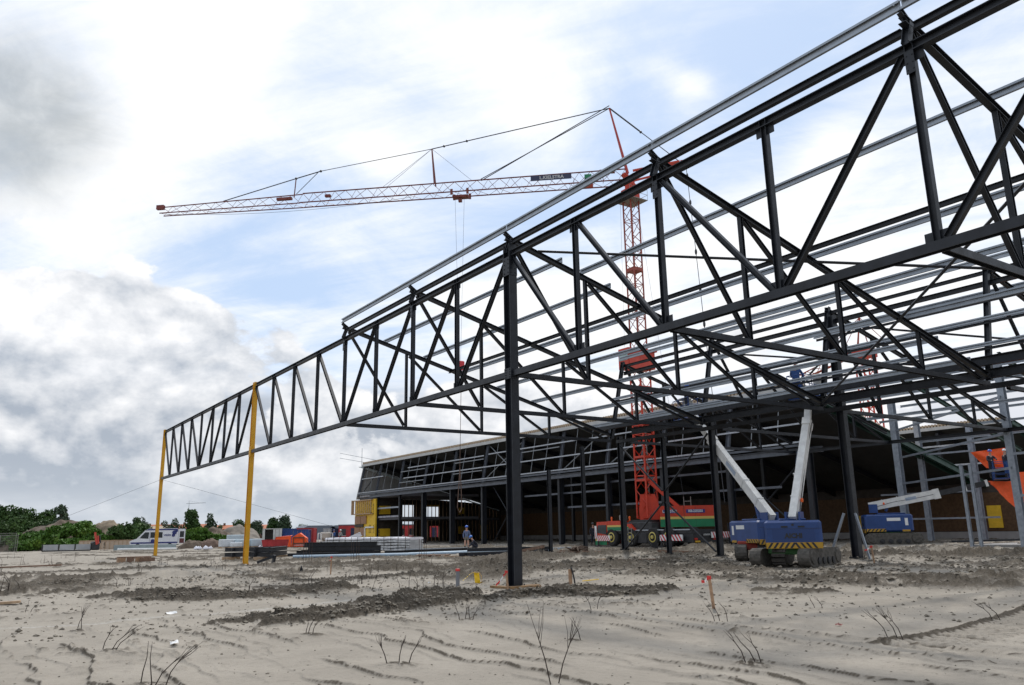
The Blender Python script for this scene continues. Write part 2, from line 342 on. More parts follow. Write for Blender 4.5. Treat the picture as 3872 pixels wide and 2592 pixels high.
def build_ground():
    az = np.concatenate([np.arange(-180, -2, 4), np.arange(-2, 71.6, .068), np.arange(72, 180, 4)])
    rr = [.5, 1.5, 3, 4.5]; r = 6.
    while r < 9000:
        rr.append(r); r += max(.02, min(r*r/2400, r*.009)) if r < 110 else r*.05
    rr = np.array(rr); A, Rr = np.meshgrid(R(1)*az, rr)
    X, Y = np.sin(A)*Rr, np.cos(A)*Rr
    z, mud, pale = ground(X, Y)
    n, m = A.shape
    i, j = np.meshgrid(np.arange(n-1), np.arange(m), indexing='ij'); j2 = (j+1) % m
    q = np.stack([i*m+j, i*m+j2, (i+1)*m+j2, (i+1)*m+j], -1).reshape(-1, 4)
    me = bpy.data.meshes.new('ground'); co = np.stack([X, Y, z], -1).reshape(-1, 3)
    me.vertices.add(len(co)); me.vertices.foreach_set('co', co.ravel())
    me.loops.add(q.size); me.loops.foreach_set('vertex_index', q[:, ::-1].ravel().astype(np.int32))
    me.polygons.add(len(q)); me.polygons.foreach_set('loop_start', np.arange(0, q.size, 4, dtype=np.int32))
    me.polygons.foreach_set('use_smooth', np.ones(len(q), dtype=bool)); me.update()
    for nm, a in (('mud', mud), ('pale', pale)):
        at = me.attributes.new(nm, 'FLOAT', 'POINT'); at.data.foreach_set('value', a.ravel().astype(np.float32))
    m_ = bpy.data.materials.new('sandy_soil'); m_.use_nodes = True; t = NT(m_.node_tree); b = t.n['Principled BSDF']
    b.inputs['Roughness'].default_value = .95; b.inputs['Specular IOR Level'].default_value = .15
    pos = t.node('ShaderNodeNewGeometry').outputs['Position']
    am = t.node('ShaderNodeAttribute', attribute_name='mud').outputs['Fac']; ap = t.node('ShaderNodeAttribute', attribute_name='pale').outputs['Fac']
    n1 = t.noise(pos, .55, 6, .6); n2 = t.noise(pos, 9., 6, .65); n3 = t.noise(pos, 90., 3, .6)
    sand = t.mix(t.ss(n1, .35, .65), (.356, .318, .266, 1), (.296, .264, .220, 1))
    sand = t.mix(t.m('MULTIPLY', t.ss(n2, .48, .72), .5), sand, (.215, .193, .16, 1))
    sand = t.mix(t.m('MULTIPLY', t.ss(n3, .54, .66), .55), sand, (.15, .132, .11, 1))
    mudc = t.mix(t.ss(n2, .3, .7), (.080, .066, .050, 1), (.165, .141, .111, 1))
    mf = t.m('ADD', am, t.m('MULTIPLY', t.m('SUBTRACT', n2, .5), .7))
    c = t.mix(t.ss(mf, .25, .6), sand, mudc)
    c = t.mix(t.m('MULTIPLY', ap, .6), c, (.47, .45, .41, 1))
    d = t.node('ShaderNodeVectorMath', {0: pos}, operation='LENGTH').outputs['Value']
    c = t.mix(t.ss(d, 190, 260), c, (.07, .085, .035, 1))
    t.l.new(c, b.inputs['Base Color'])
    bh = t.m('ADD', t.m('MULTIPLY', t.noise(pos, 11., 7, .72), 1.), t.m('MULTIPLY', n3, .2))
    t.l.new(t.node('ShaderNodeBump', {'Strength': t.m('ADD', .5, t.m('MULTIPLY', am, .5)), 'Distance': t.m('ADD', .03, t.m('MULTIPLY', am, .16)), 'Height': bh}).outputs[0], b.inputs['Normal'])
    me.materials.append(m_); o = bpy.data.objects.new('ground', me); S.collection.objects.link(o)
    tag(o, kind='structure')
build_ground()
def build_clods():          # loose lumps of soil, too many to count
    g = np.random.default_rng(5); P = []
    for pts, hw, amp in MUD[:8]:
        for (ax, ay), (bx, by) in zip(pts, pts[1:]):
            n = int(math.hypot(bx-ax, by-ay)*95); t = g.random(n); o = g.normal(size=(n, 2))*hw*.62
            P.append(np.stack([ax+(bx-ax)*t+o[:, 0], ay+(by-ay)*t+o[:, 1], .010+.038*g.random(n)**3], 1))
    for n, r0, r1, s in ((1000, 6, 18, .013), (2600, 16, 34, .03), (1800, 26, 60, .05)):
        r = r0+(r1-r0)*g.random(n); a = R(1)*(1+68*g.random(n)); P.append(np.stack([np.sin(a)*r, np.cos(a)*r, s*(.3+g.random(n)**2)], 1))
    n = 2200; P.append(np.stack([19+16*g.random(n), 12+22*g.random(n), .02+.07*g.random(n)**2], 1))
    P = np.concatenate(P); z = ground(P[:, 0], P[:, 1])[0]; k = len(P)
    base = np.array([(1,0,0),(0,1,0),(-1,0,0),(0,-1,0),(0,0,.8),(0,0,-.6),(.6,.6,.35),(-.6,.6,.3),(-.6,-.6,.4),(.6,-.6,.25)])
    F = [(4,0,6),(4,6,1),(4,1,7),(4,7,2),(4,2,8),(4,8,3),(4,3,9),(4,9,0),(5,6,0),(5,1,6),(5,7,1),(5,2,7),(5,8,2),(5,3,8),(5,9,3),(5,0,9)]
    V = base[None]*(1+.35*g.normal(size=(k, 10, 1)))*(P[:, 2][:, None, None])*np.stack([.8+.8*g.random(k), .8+.8*g.random(k), .7+.5*g.random(k)], 1)[:, None, :]
    V[:, :, 0] += P[:, 0][:, None]; V[:, :, 1] += P[:, 1][:, None]; V[:, :, 2] += (z+P[:, 2]*.25)[:, None]
    fs = (np.array(F)[None]+10*np.arange(k)[:, None, None]).reshape(-1, 3)
    me = bpy.data.meshes.new('soil_clods'); me.from_pydata(V.reshape(-1, 3).tolist(), [], fs.tolist())
    me.materials.append(mat('clod_soil', (.19,.165,.13), .95, 0, .3, 3.)); o = bpy.data.objects.new('soil_clods', me); S.collection.objects.link(o)
    tag(o, 'loose grey-brown clods of soil strewn over the sand', 'soil', kind='stuff')
build_clods()
# ------------------------------------------------------------------ the steel frame
XA, YC, BAY = 13.97, 20.48, 6.826
XG, XB, SL = 29.95, 31.2, .262           # gutter line, second ridge line, roof slope
ZB, ZT, ZR = 6.47, 10.45, 10.98          # bottom chord, top chord, ridge
def Yn(n): return YC+n*BAY
UP, XX = (0,0,1), (1,0,0)
def column(x, y, z0, z1, H, B, m, label, group=None, name='steel_column', plates=()):
    t = thing(name, label, 'column', (x, y, z0), group)
    MB().ext(Iprof(H, B, .016, .026), (x,y,z0+.02), (x,y,z1), (0,1,0)).build('shaft', m, t)
    b = MB().bx(x-B*.8, x+B*.8, y-H*.75, y+H*.75, z0-.05, z0+.02)
    for sx in (-1, 1):
        for sy in (-1, 1): b.cyl((x+sx*B*.62, y+sy*H*.6, z0), (x+sx*B*.62, y+sy*H*.6, z0+.09), .018, 6)
    b.build('base_plate', m, t)
    for pz, ph in plates:
        p = MB().bx(x-B*.5-.014, x-B*.5-.001, y-H*.52, y+H*.52, pz, pz+ph); p.bx(x-B*.52, x+B*.52, y-H*.5-.014, y-H*.5-.001, pz, pz+ph)
        for k in range(4):
            zz = pz+ph*(.14+.24*k)
            for s in (-1, 1):
                p.cyl((x-B*.5-.014, y+s*H*.3, zz), (x-B*.5-.034, y+s*H*.3, zz), .02, 6); p.cyl((x+s*B*.28, y-H*.5-.014, zz), (x+s*B*.28, y-H*.5-.034, zz), .02, 6)
        p.build('splice_plate', m, t)
    return t
Y2, Y1 = 48.0, 73.8
column(XA, Y1, 0.05, ZT+.2, .29, .24, YEL, 'yellow steel column at the far left end of the long lattice truss', 'yellow columns', plates=((ZB-.3,.6),))
column(XA, Y2, 0.0, ZT+.2, .29, .24, YEL, 'yellow steel column carrying the middle of the long lattice truss', 'yellow columns', plates=((ZB-.3,.6),))
column(XA, YC, 0.02, ZT+.32, .36, .285, STEEL, 'thick dark steel column in the centre foreground with a bolted foot in the sand', plates=((ZB-.17,.34),(ZT-.75,.62),))
tag(MB().bx(13.45, 14.5, 19.9, 20.12, .0, .07).bx(13.4, 13.62, 20.0, 21.0, .0, .06).bx(14.2, 14.75, 20.3, 20.5, .0, .06).build('packing_timber', mat('packing_wood', (.24,.14,.06), .85, 0, .25, 6.)), 'brown packing boards round the foot of the thick dark column', 'timber')
# long lattice trusses along the front line
def long_truss(x, ys, mid, label, ht=.185, wv=.135, wd=.125, z0=ZB, z1=ZT, gap=.2):
    t = thing('lattice_truss', label, 'roof truss', (x, ys[0], z0), 'long lattice trusses')
    a, b = ys[0], ys[-1]; s = 1 if b > a else -1
    MB().ext(Iprof(ht, ht, .012, .02), (x, a+s*gap, z1), (x, b-s*gap, z1), UP).build('top_chord', STEEL, t)
    MB().ext(Iprof(ht, ht, .012, .02), (x, a+s*gap, z0), (x, b-s*gap, z0), XX).build('bottom_chord', STEEL, t)
    lo, hi = z0+ht/2, z1-ht/2
    for y in ys[1:-1]:
        m = MB().ext(Iprof(wv, wv, .008, .012), (x, y, lo), (x, y, hi), (0,1,0))
        m.bx(x-ht*.44, x+ht*.44, y-.085, y-.075, hi+.024, hi+ht-.024).bx(x-ht*.44, x+ht*.44, y+.075, y+.085, hi+.024, hi+ht-.024).bx(x-.006, x+.006, y-.24, y+.24, lo, lo+.2).bx(x-.006, x+.006, y-.24, y+.24, hi-.2, hi)
        m.build('vertical', STEEL, t)
    for i in range(len(ys)-1):
        ya, yb = (ys[i], ys[i+1]) if i < mid else (ys[i+1], ys[i])
        d = 1 if yb > ya else -1
        p0, p1 = (x, ya+d*(wv/2+.1), hi-.02), (x, yb-d*(wv/2+.1), lo+.02)
        MB().ext(Iprof(wd, wd, .008, .012), p0, p1, (0, d, .1)).build('diagonal', STEEL, t)
    return t
def lin(a, b, n): return [a+(b-a)*i/n for i in range(n+1)]
long_truss(XA, lin(Y2, Y1, 8), 4, 'far span of dark lattice truss between the two yellow columns')
ysB = [Yn(0), Yn(.5), Yn(1), Yn(1.5), Yn(2)]+lin(Yn(2), Y2, 4)[1:]
long_truss(XA, ysB, 4, 'middle span of dark lattice truss between the thick dark column and the nearer yellow column')
long_truss(XA, [Yn(-i/2) for i in range(7)], 3, 'near span of dark lattice truss rising to the top right corner of the picture')
column(XA, Yn(-3), 0.0, ZT+.2, .40, .31, STEEL, 'dark steel column beside the photographer carrying the near truss span')
for i in range(5):
    n = 2-i; y = Yn(n)
    m = MB().ext(Iprof(.15, .13, .01, .013), (XA-.13, y, ZT+.05), (XA+.05, y, ZR+.02), (0,1,0))
    m.bx(XA-.10, XA-.082, y-.09, y+.09, ZT-.55, ZT-.1)
    for dz in (-.47, -.33, -.18):
        for dy in (-.055, .055): m.cyl((XA-.10, y+dy, ZT+dz), (XA-.115, y+dy, ZT+dz), .014, 6)
    tag(m.build('ridge_bracket', STEEL), 'dark leaning bracket on top of the front truss, %s from the left' % ['first','second','third','fourth','fifth'][i], 'bracket', 'ridge brackets on the front truss')
# cross trusses: rafter, bottom chord, posts, diagonals
def cross_truss(x0, x1, y, label, group, zr=ZR, posts=None, x_over=.16, wd=.115):
    t = thing('cross_truss', label, 'roof truss', (x0, y, ZB), group)
    zf = lambda x: zr-SL*(x-x0)
    MB().ext(Iprof(.165, .15, .009, .014), (x0-x_over, y, zf(x0-x_over)), (x1, y, zf(x1)), UP).build('rafter', STEEL, t)
    MB().ext(Iprof(.155, .155, .009, .014), (x0+.2, y, ZB), (x1, y, ZB), (0,1,0)).build('bottom_chord', STEEL, t)
    posts = posts or [x0+3.15, x0+7.42, x0+11.69]
    xs = [x0]+posts+[x1]
    for x in posts: MB().ext(Iprof(wd, wd, .008, .011), (x, y, ZB+.07), (x, y, zf(x)-.075), XX).build('post', STEEL, t)
    for i in range(len(posts)):
        MB().ext(Iprof(wd, wd*.9, .01, .014), (xs[i]+.14, y, zf(xs[i]+.14)-.12), (xs[i+1]-.1, y, ZB+.12), (0,0,1)).build('diagonal', STEEL, t)
    MB().ext(Iprof(wd*.9, wd*.8, .01, .014), (posts[-1]+.12, y, zf(posts[-1])-.16), (x1-.5, y, ZB+.12), (0,0,1)).build('diagonal', STEEL, t)
    return t
ORD = ['first','second','third','fourth','fifth','sixth','seventh','eighth','ninth','tenth','eleventh','twelfth']
for i in range(5):
    cross_truss(XA, XG, Yn(2-i), 'dark triangular cross truss sloping back from the front truss, %s from the left' % ORD[i], 'front row of cross trusses')
for i in range(5):
    cross_truss(XB, 46.2, Yn(2-i), 'dark cross truss of the second bay behind the gutter beams, %s from the left' % ORD[i], 'second row of cross trusses', x_over=.2)
# ridge members on both lines
def purlin(x, y0, y1, z, label, m=GALV, H=.19, B=.065, group='galvanised purlins', flip=1, name='purlin', up=UP):
    a, b = (y1, y0) if flip > 0 else (y0, y1)
    p = Cprof(H, B)
    q = MB().ext(p, (x, a, z), (x, b, z), up)
    for yy in (a, b):
        s = -1 if yy == max(a, b) else 1
        for dz in (-.05, .05): q.cyl((x-B/2-.002, yy+s*.1, z+dz), (x+B/2+.012, yy+s*.1, z+dz), .016, 6)
    return tag(q.build(name, m), label, 'purlin', group)
RAILY = [Yn(2)+.2, Yn(0), Yn(-1), Yn(-2), Yn(-3)]
for i in range(4):
    purlin(XA-.14+.008*(i % 2), RAILY[i]-.01, RAILY[i+1]+.01, ZR+.36+.004*(i % 2), 'topmost galvanised rail along the front ridge, %s length from the left' % ORD[i], group='galvanised ridge rails', H=.215)
for n in range(2, -3, -1):
    y = Yn(n); tag(MB().ext(Iprof(.12, .10, .008, .012), (XA+.05, y, ZR+.03), (XA-.2, y, ZR+.2), UP).build('rail_cleat', STEEL), 'dark cleat holding the ridge rail on the front truss, %s from the left' % ORD[2-n], 'cleat', 'cleats under the ridge rail')
RB = [Yn(2), Yn(1), Yn(0), Yn(-1), Yn(-2), Yn(-3)]
for i in range(5):
    tag(MB().ext(Iprof(.15, .13, .009, .013), (XA+.02, RB[i]-.12, ZR-.12), (XA+.02, RB[i+1]+.12, ZR-.12), UP).build('ridge_beam', STEEL), 'dark ridge beam just above the front truss top chord, %s bay from the left' % ORD[i], 'beam', 'front ridge beams')
# purlins on the front roof slope
def on_roof(x, x0=XA, zr=ZR): return zr-SL*(x-x0)+.083+.097
for k, (x, ya, yb, w) in enumerate([(16.05, Yn(2)+.3, Yn(0)-.1, 'ending past the thick dark column'), (18.2, Yn(2)+.3, Yn(0)-.1, 'ending just past the third cross truss'), (20.3, Yn(2)+.3, Yn(-3), 'running on to the right edge'),
        (22.55, Yn(2)+.3, Yn(0), 'starting left of the thick column'), (24.75, Yn(2)+.3, Yn(-1), 'low on the slope'), (26.9, Yn(2)+.3, Yn(-1), 'near the gutter'), (28.9, Yn(2)+.3, Yn(-1), 'just above the gutter beams')]):
    purlin(x, ya, yb, on_roof(x), 'light galvanised purlin %s down the front roof slope, %s' % (ORD[k], w), group='front roof purlins', H=.19)
for k, (x, ya, yb) in enumerate([(16.98, Yn(0)+.1, Yn(-1)), (16.98, Yn(-1), Yn(-3)), (22.6, Yn(0), Yn(-2.2)), (25.0, Yn(-1), Yn(-2.4))]):
    purlin(x, ya, yb, on_roof(x)+.004*k, ['light galvanised purlin crossing the sky right of the crane mast', 'light galvanised purlin crossing the sky at the upper right edge', 'lower galvanised purlin behind the near truss on the right', 'galvanised purlin above the second ridge on the right'][k], group='front roof purlins', H=.19)
tag(MB().ext(Iprof(.13, .11, .008, .011), (19.6, Yn(2)+.2, on_roof(19.6)-.22), (19.6, Yn(-3), on_roof(19.6)-.22), UP).build('tie_beam', STEEL), 'thin dark tie beam running the length of the front roof slope', 'beam')
# bracing in the roof slope
def zrf(x): return ZR-SL*(x-XA)
def rod(p0, p1, label, r=.045, m=STEEL, group='roof bracing', name='bracing_tube', cat='brace'):
    d = (Vector(p1)-Vector(p0)).normalized(); q = MB().cyl(p0, p1, r, 8)
    q.ext(Bprof(.012, .14), Vector(p0)-d*.02, Vector(p0)+d*.3).ext(Bprof(.012, .14), Vector(p1)-d*.3, Vector(p1)+d*.02)
    return tag(q.build(name, m), label, cat, group)
rod((15.0, 20.3, zrf(15.0)), (25.6, 6.95, zrf(25.6)), 'thin dark bracing tube crossing the sky behind the near truss')
rod((19.3, 6.95, zrf(19.3)-.12), (29.7, 20.2, zrf(29.7)-.12), 'dark bracing tube slanting down right of the near truss to the gutter')
# gutter beams on the second column line
for k, (x, z, ya) in enumerate([(XG-.12, 7.28, 35.0), (XG+.12, 6.84, 32.5)]):
    tag(MB().ext(Iprof(.33, .24, .012, .02), (x, ya, z), (x, -3, z), UP).build('gutter_beam', STEEL), ['upper heavy gutter beam along the second column line', 'lower heavy gutter beam along the second column line'][k], 'beam', 'gutter beams')
tag(MB().ext(Iprof(.18, .18, .01, .016), (30.6, 34.3, ZB), (30.6, Yn(-1.3), ZB), XX).build('eave_beam', STEEL), 'dark eave beam joining the tops of the second row columns', 'beam')
# second column line
for k, (n, z1, w, l) in enumerate([(4, 5.35, .19, 'short dark column standing free, leftmost of the second row'), (3, 6.5, .19, 'dark column standing free beside the stacked timber, second of the second row'), (2, 6.75, .25, 'dark column under the left end of the gutter beam'),
        (1.5, 6.35, .2, 'slim dark column at the middle of the X bracing'), (1, 6.75, .25, 'dark column left of the white boom lift arm')]):
    y = Yn(n) if n < 2 else Yn(2)+(n-2)*BAY/2
    column(30.65, y, gz(30.65, y)+.02, z1, w, w, STEEL, l, 'second row columns')
column(31.1, Yn(0)-.15, gz(31.1, 20.3)+.02, 10.7, .34, .28, STEEL, 'tall thick dark column right of the front blue lift', 'second row columns')
for k in (0, 1):
    y = Yn(0)+(-.75 if k == 0 else .7)
    tag(MB().ext(Lprof(.12, .012), (30.7, y+ (-.15 if k == 0 else .15), .2), (30.95, Yn(0)+(-.3 if k == 0 else .1), 2.1), UP).build('prop', GALV), ['galvanised angle prop leaning on the right side of the tall thick column','galvanised angle prop leaning on the left side of the tall thick column'][k], 'prop', 'props at the column foot')
xb = 30.5; yl, ym, yr = Yn(2)-.15, Yn(1.5), Yn(1)+.15
for a, b, l in [((yl, 6.2), (ym+.12, 3.55), 'upper left arm of the dark X brace between the columns'), ((ym-.12, 2.95), (yr, .5), 'lower right arm of the dark X brace between the columns'), ((yr, 6.2), (ym-.12, 3.55), 'upper right arm of the dark X brace between the columns'), ((ym+.12, 2.95), (yl, .5), 'lower left arm of the dark X brace between the columns')]:
    rod((xb, a[0], a[1]), (xb, b[0], b[1]), l, .05, group='X bracing')
# second ridge line: inclined posts, ridge beams, rails
for i in range(5):
    n = 2-i; y = Yn(n)
    tag(MB().ext(Iprof(.19, .17, .01, .014), (XG+.1, y, 6.6), (XB-.02, y, 11.15), (0,1,0)).build('inclined_post', STEEL), 'dark inclined post rising from the gutter beams, %s from the left' % ORD[i], 'post', 'inclined posts of the second ridge')
tag(MB().ext(Iprof(.18, .18, .01, .014), (XB, Yn(2), ZT), (XB, Yn(-3), ZT), UP).build('top_chord_beam', STEEL), 'dark beam below the second ridge', 'beam')
tag(MB().ext(Iprof(.14, .12, .009, .012), (XB+.05, Yn(2), ZR-.08), (XB+.05, Yn(-3), ZR-.08), UP).build('ridge_beam', STEEL), 'thin dark beam along the second ridge', 'beam')
purlin(XB-.1, Yn(2)+.2, Yn(0), ZR+.36, 'galvanised rail on the second ridge, left length', group='second ridge rails', H=.2)
purlin(XB-.1, Yn(0), Yn(-3), ZR+.364, 'galvanised rail on the second ridge, right length', group='second ridge rails', H=.2)
def on_face(z): return XG+.1+(XB-XG-.1)*(z-6.6)/4.55
for k, (z, ya, yb, l) in enumerate([(8.95, Yn(1)-1.5, Yn(-3), 'upper galvanised rail on the inclined posts'), (8.9, Yn(2)+.4, Yn(1)-1.6, 'upper galvanised rail on the inclined posts, short left length'), (7.95, Yn(0)+4.2, Yn(-3), 'lower galvanised rail on the inclined posts'), (7.6, Yn(2)+.4, Yn(0)+4.4, 'lower galvanised rail on the inclined posts, left length'), (9.8, Yn(0)+.5, Yn(-3), 'highest galvanised rail on the inclined posts at right')]):
    purlin(on_face(z)-.22, ya, yb, z, l, group='second ridge facade rails', H=.15)
    tag(MB().ext(Iprof(.09, .09, .007, .01), (on_face(z)-.2, ya-.1, z-.16), (on_face(z)-.2, yb, z-.16), UP).build('facade_rail', STEEL), l.replace('galvanised rail', 'dark rail just under the galvanised rail').replace('on the', 'of the'), 'rail', 'dark facade rails')
for k, x in enumerate([33.2, 35.4, 37.6, 39.8, 42.0, 44.2]):
    purlin(x, Yn(2)+.3 if k < 3 else Yn(1), Yn(-3), on_roof(x, XB), 'galvanised purlin %s down the second roof slope' % ORD[k], group='second roof purlins', H=.18)
for k, (a, b) in enumerate([((33, Yn(1)), (38, Yn(0))), ((38, Yn(1)), (33, Yn(0))), ((38, Yn(0)), (45, Yn(-1))), ((33, Yn(0)), (39, Yn(-1)))]):
    rod((a[0], a[1], ZR-SL*(a[0]-XB)), (b[0], b[1], ZR-SL*(b[0]-XB)), 'dark bracing tube in the second roof slope, %s of four' % ORD[k], .05, group='second roof bracing')
tag(MB().ext(Iprof(.2, .17, .01, .016), (46.2, 34.5, ZB), (46.2, -2, ZB), UP).build('eave_beam', STEEL), 'dark eave beam at the back of the second roof bay', 'beam')
GREEN_ = mat('green_primer', (.012, .05, .038), .5, 0, .2, 2.)
# galvanised end frame on the right
GPAINT = mat('grey_zinc_column', (.28, .31, .35), .5, .35, .15, 4.)
def gcol(x, y, z1, s, label):
    t = thing('galvanised_column', label, 'column', (x, y, .3), 'galvanised columns of the end frame')
    MB().ext(Iprof(s, s, .012, .02), (x, y, .3), (x, y, z1), XX).build('shaft', GPAINT, t); MB().bx(x-s*.7, x+s*.7, y-s*.7, y+s*.7, .22, .32).build('base_plate', GPAINT, t)
gcol(56, 32.5, 10.6, .42, 'thick grey galvanised column at the left end of the end frame'); gcol(46.5, 20.6, 10.4, .34, 'thick grey galvanised column at the right edge of the picture')
gcol(62.5, 34.4, 9.9, .36, 'grey galvanised column behind the boom of the side-on blue lift'); gcol(62.5, 30.4, 8.7, .36, 'grey galvanised column left of the yellow panel')
gcol(46.5, 23.35, 4.85, .15, 'slim grey galvanised post, left one of a close pair'); gcol(46.5, 22.85, 4.85, .15, 'slim grey galvanised post, right one of a close pair')
for k, (x, y0, y1, z) in enumerate([(46.3, 0, 20.6, 6.3), (46.3, 0, 20.6, 4.46), (46.3, 20.4, 14, 5.2), (46.3, 20.4, 14, 3.0), (62.3, 34.4, 30.4, 6.9), (62.3, 38, 30.4, 3.95), (62.3, 38, 29, 2.0), (46.3, 0, 20.6, 8.3), (46.3, 20.4, 14, 8.9)]):
    tag(MB().ext(Cprof(.13, .08, .01, .03), (x, y0, z) if y0 else (56, 32.4, z), (x, y1, z), UP).build('frame_rail', GPAINT), ['upper grey rail between the two thick galvanised columns', 'lower grey rail between the two thick galvanised columns', 'upper grey rail leaving the right edge', 'lower grey rail leaving the right edge', 'upper grey rail between the two rear galvanised columns', 'middle grey rail between the two rear galvanised columns', 'lowest grey rail between the rear galvanised columns', 'grey rail near the top of the galvanised end frame', 'topmost grey rail of the galvanised end frame'][k], 'rail', 'grey rails of the end frame')

for k, (x, z, y0, y1) in enumerate([(48.4,10.6,33,-4),(50.6,10.0,33,2),(52.8,9.5,30,2),(55,8.9,33,4),(57.4,8.3,28,6),(60,7.7,33,8)]):
    purlin(x, y0, y1, z, 'thin galvanised purlin over the end frame, %s from the front' % ORD[k], group='purlins over the end frame', H=.16, name='rear_purlin')
for k, y in enumerate([26.6, 20.5]):
    tag(MB().ext(Iprof(.26, .18, .012, .018), (46.6, y, 10.7), (62.5, y+.4, 6.6), UP).build('end_rafter', GREEN_), 'green primed rafter sloping down over the end frame, %s from the left' % ORD[k], 'rafter', 'green rafters')
# ------------------------------------------------------------------ the hall behind, half clad
CLAD = mat('grey_inner_cladding', (.36, .35, .33), .7, 0, .12, .6)
DARK = mat('dark_roof_lining', (.03, .031, .03), .75, 0, .2, .5)
OSB = mat('brown_board', (.105, .056, .022), .8, 0, .25, 5., col2=(.07, .036, .015))
DBRD = mat('dark_board', (.045, .036, .028), .8, 0, .2, 2.)
WOOD = mat('pale_timber', (.42, .29, .18), .75, 0, .2, 6.)
YFOIL = mat('yellow_insulation', (.72, .45, .02), .5, 0, .1, 3.)
INK = mat('black_print', (.02, .02, .02), .6)
TAN = mat('tan_deck', (.42, .33, .23), .6, 0, .12, 2.)
GREEN = mat('green_primer', (.012, .05, .038), .5, 0, .2, 2.)
WHITE = mat('white_paint', (.72, .72, .70), .45, 0, .08, 3.)
PLINTH = mat('pale_plinth', (.30, .29, .28), .8, 0, .12, 1.)
XF, XR, XE, YA, YB = 46.4, 47.4, 71.0, 34.0, 107.6
def hz(x): return 11.0-.262*(x-XR)
hall = thing('industrial_hall', 'long unfinished hall with open leaning facade, dark inside and a pale roof edge', 'building', (58.7, 70.8, .3))
def roof_of(parent, xr, xe, y0, y1, zr=11.0, sl=.262):
    b = MB(); n = 9
    for i in range(n):
        xa, xb_ = xr+(xe-xr)*i/n, xr+(xe-xr)*(i+1)/n; za, zb = zr-sl*(xa-xr), zr-sl*(xb_-xr)
        b.add([(xa,y0,za),(xb_,y0,zb),(xb_,y1,zb),(xa,y1,za)], [(0,1,2,3)])
        b.add([(xa,y0,za+.16),(xb_,y0,zb+.16),(xb_,y1,zb+.16),(xa,y1,za+.16)], [(0,3,2,1)])
    b.build('roof_lining', DARK, parent)
    d = MB(); m = int((y1-y0)/.33)
    for i in range(m):
        a = y0+(y1-y0)*i/m; w = (y1-y0)/m
        d.add([(xr-.25,a,zr+.22),(xr-.25,a+w*.6,zr+.22),(xr-.25,a+w*.6,zr+.52),(xr-.25,a,zr+.52),(xe,a,zr-sl*(xe-xr)+.17),(xe,a+w*.55,zr-sl*(xe-xr)+.17),(xe,a+w*.55,zr-sl*(xe-xr)+.27),(xe,a,zr-sl*(xe-xr)+.27)],
              [(0,1,2,3),(3,2,6,7),(0,3,7,4),(1,5,6,2)])
    d.add([(xr-.26,y0,zr+.36),(xr-.26,y1,zr+.36),(xe,y1,zr-sl*(xe-xr)+.165),(xe,y0,zr-sl*(xe-xr)+.165)], [(0,1,2,3)])
    d.build('roof_deck', TAN, parent)
    MB().bx(xr-.32, xr-.22, y0-.1, y1, zr-.10, zr+.22).build('roof_edge', mat('pale_edge_trim', (.46,.46,.45), .5, .2, .06, 2.), parent)
    k = 0; y = y0+.3
    while y < y1:
        MB().ext(Iprof(.45, .2, .012, .02), (xr+.1, y, zr-.26), (xe-.1, y, zr-sl*(xe-xr)-.26), UP).build('roof_beam', GREEN if k == 0 else STEEL, parent); y += BAY; k += 1
    yw0 = y0 if xe > 80 else 22.
    MB().bx(xe-.16, xe, yw0, y1, .2, zr-sl*(xe-xr)+.1).build('rear_wall', DBRD, parent)
    MB().bx(xe-.22, xe-.165, yw0+.2, y1-.2, .95, zr-sl*(xe-xr)-.75).build('wall_boarding', OSB, parent)
    MB().bx(xe-.25, xe-.165, yw0+.1, y1-.1, .2, .9).build('plinth', PLINTH, parent)
roof_of(hall, XR, XE, YA, YB)
# gable wall with window openings (cells left out)
OPEN = [(53.3,55.55,3.75,5.55), (56.85,59.7,3.75,5.55), (53.3,55.55,.9,3.2), (56.85,57.7,.9,3.2), (58.2,59.7,.9,2.5)]
xs = sorted({XF+.6, XE, 58.0, *[v for o in OPEN for v in o[:2]]}); zs = sorted({.2, 6.3, *[v for o in OPEN for v in o[2:]]})
lo_ = MB()
for xa, xb_ in zip(xs, xs[1:]):
    for za, zb in zip(zs, zs[1:]):
        cx, cz = (xa+xb_)/2, (za+zb)/2
        if any(o[0] < cx < o[1] and o[2] < cz < o[3] for o in OPEN): continue
        lo_.prism([(xa,za),(xb_,za),(xb_,min(zb, hz(xb_))),(xa,min(zb, hz(xa)))], YB, YB+.18, 'y')
lo_.build('gable_lower_wall', DBRD, hall)
MB().prism([(XF,6.3),(65.3,6.3),(XR,11.0)], YB, YB+.18, 'y').build('gable_upper_wall', CLAD, hall)
MB().prism([(46.5,10.85),(47.1,10.95),(55,8.85),(55,8.55)], YB-.32, YB-.1, 'y').build('gable_light_strip', mat('translucent_strip', (.62,.70,.72), .4), hall)
MB().prism([(61.5,7.12),(61.5,6.98),(70.4,4.66),(70.4,4.86)], YB-.32, YB-.1, 'y').build('gable_light_strip', MATS['translucent_strip'], hall)
for x0, x1, z0, z1 in [(62.1,64.1,4.2,5.2), (62.2,64.8,1.3,2.4), (67,68.2,.5,2.6), (57.0,59.7,5.3,5.6)]:
    b = MB().bx(x0, x1, YB-.12, YB-.02, z0, z1)
    text_mesh(b, 'SUPR', .38, frame((x0+.25, YB-.13, (z0+z1)/2), (0,0,1), (-1,0,0)) if x1-x0 > 1.5 else frame((x0, YB-.13, -3), (1,0,0), (0,0,1)), 1)
    b.build('insulation_board', [YFOIL, INK], hall)
MB().bx(46.7, 50.5, 101.25, 101.4, .3, 6.2).build('partition', DBRD, hall)
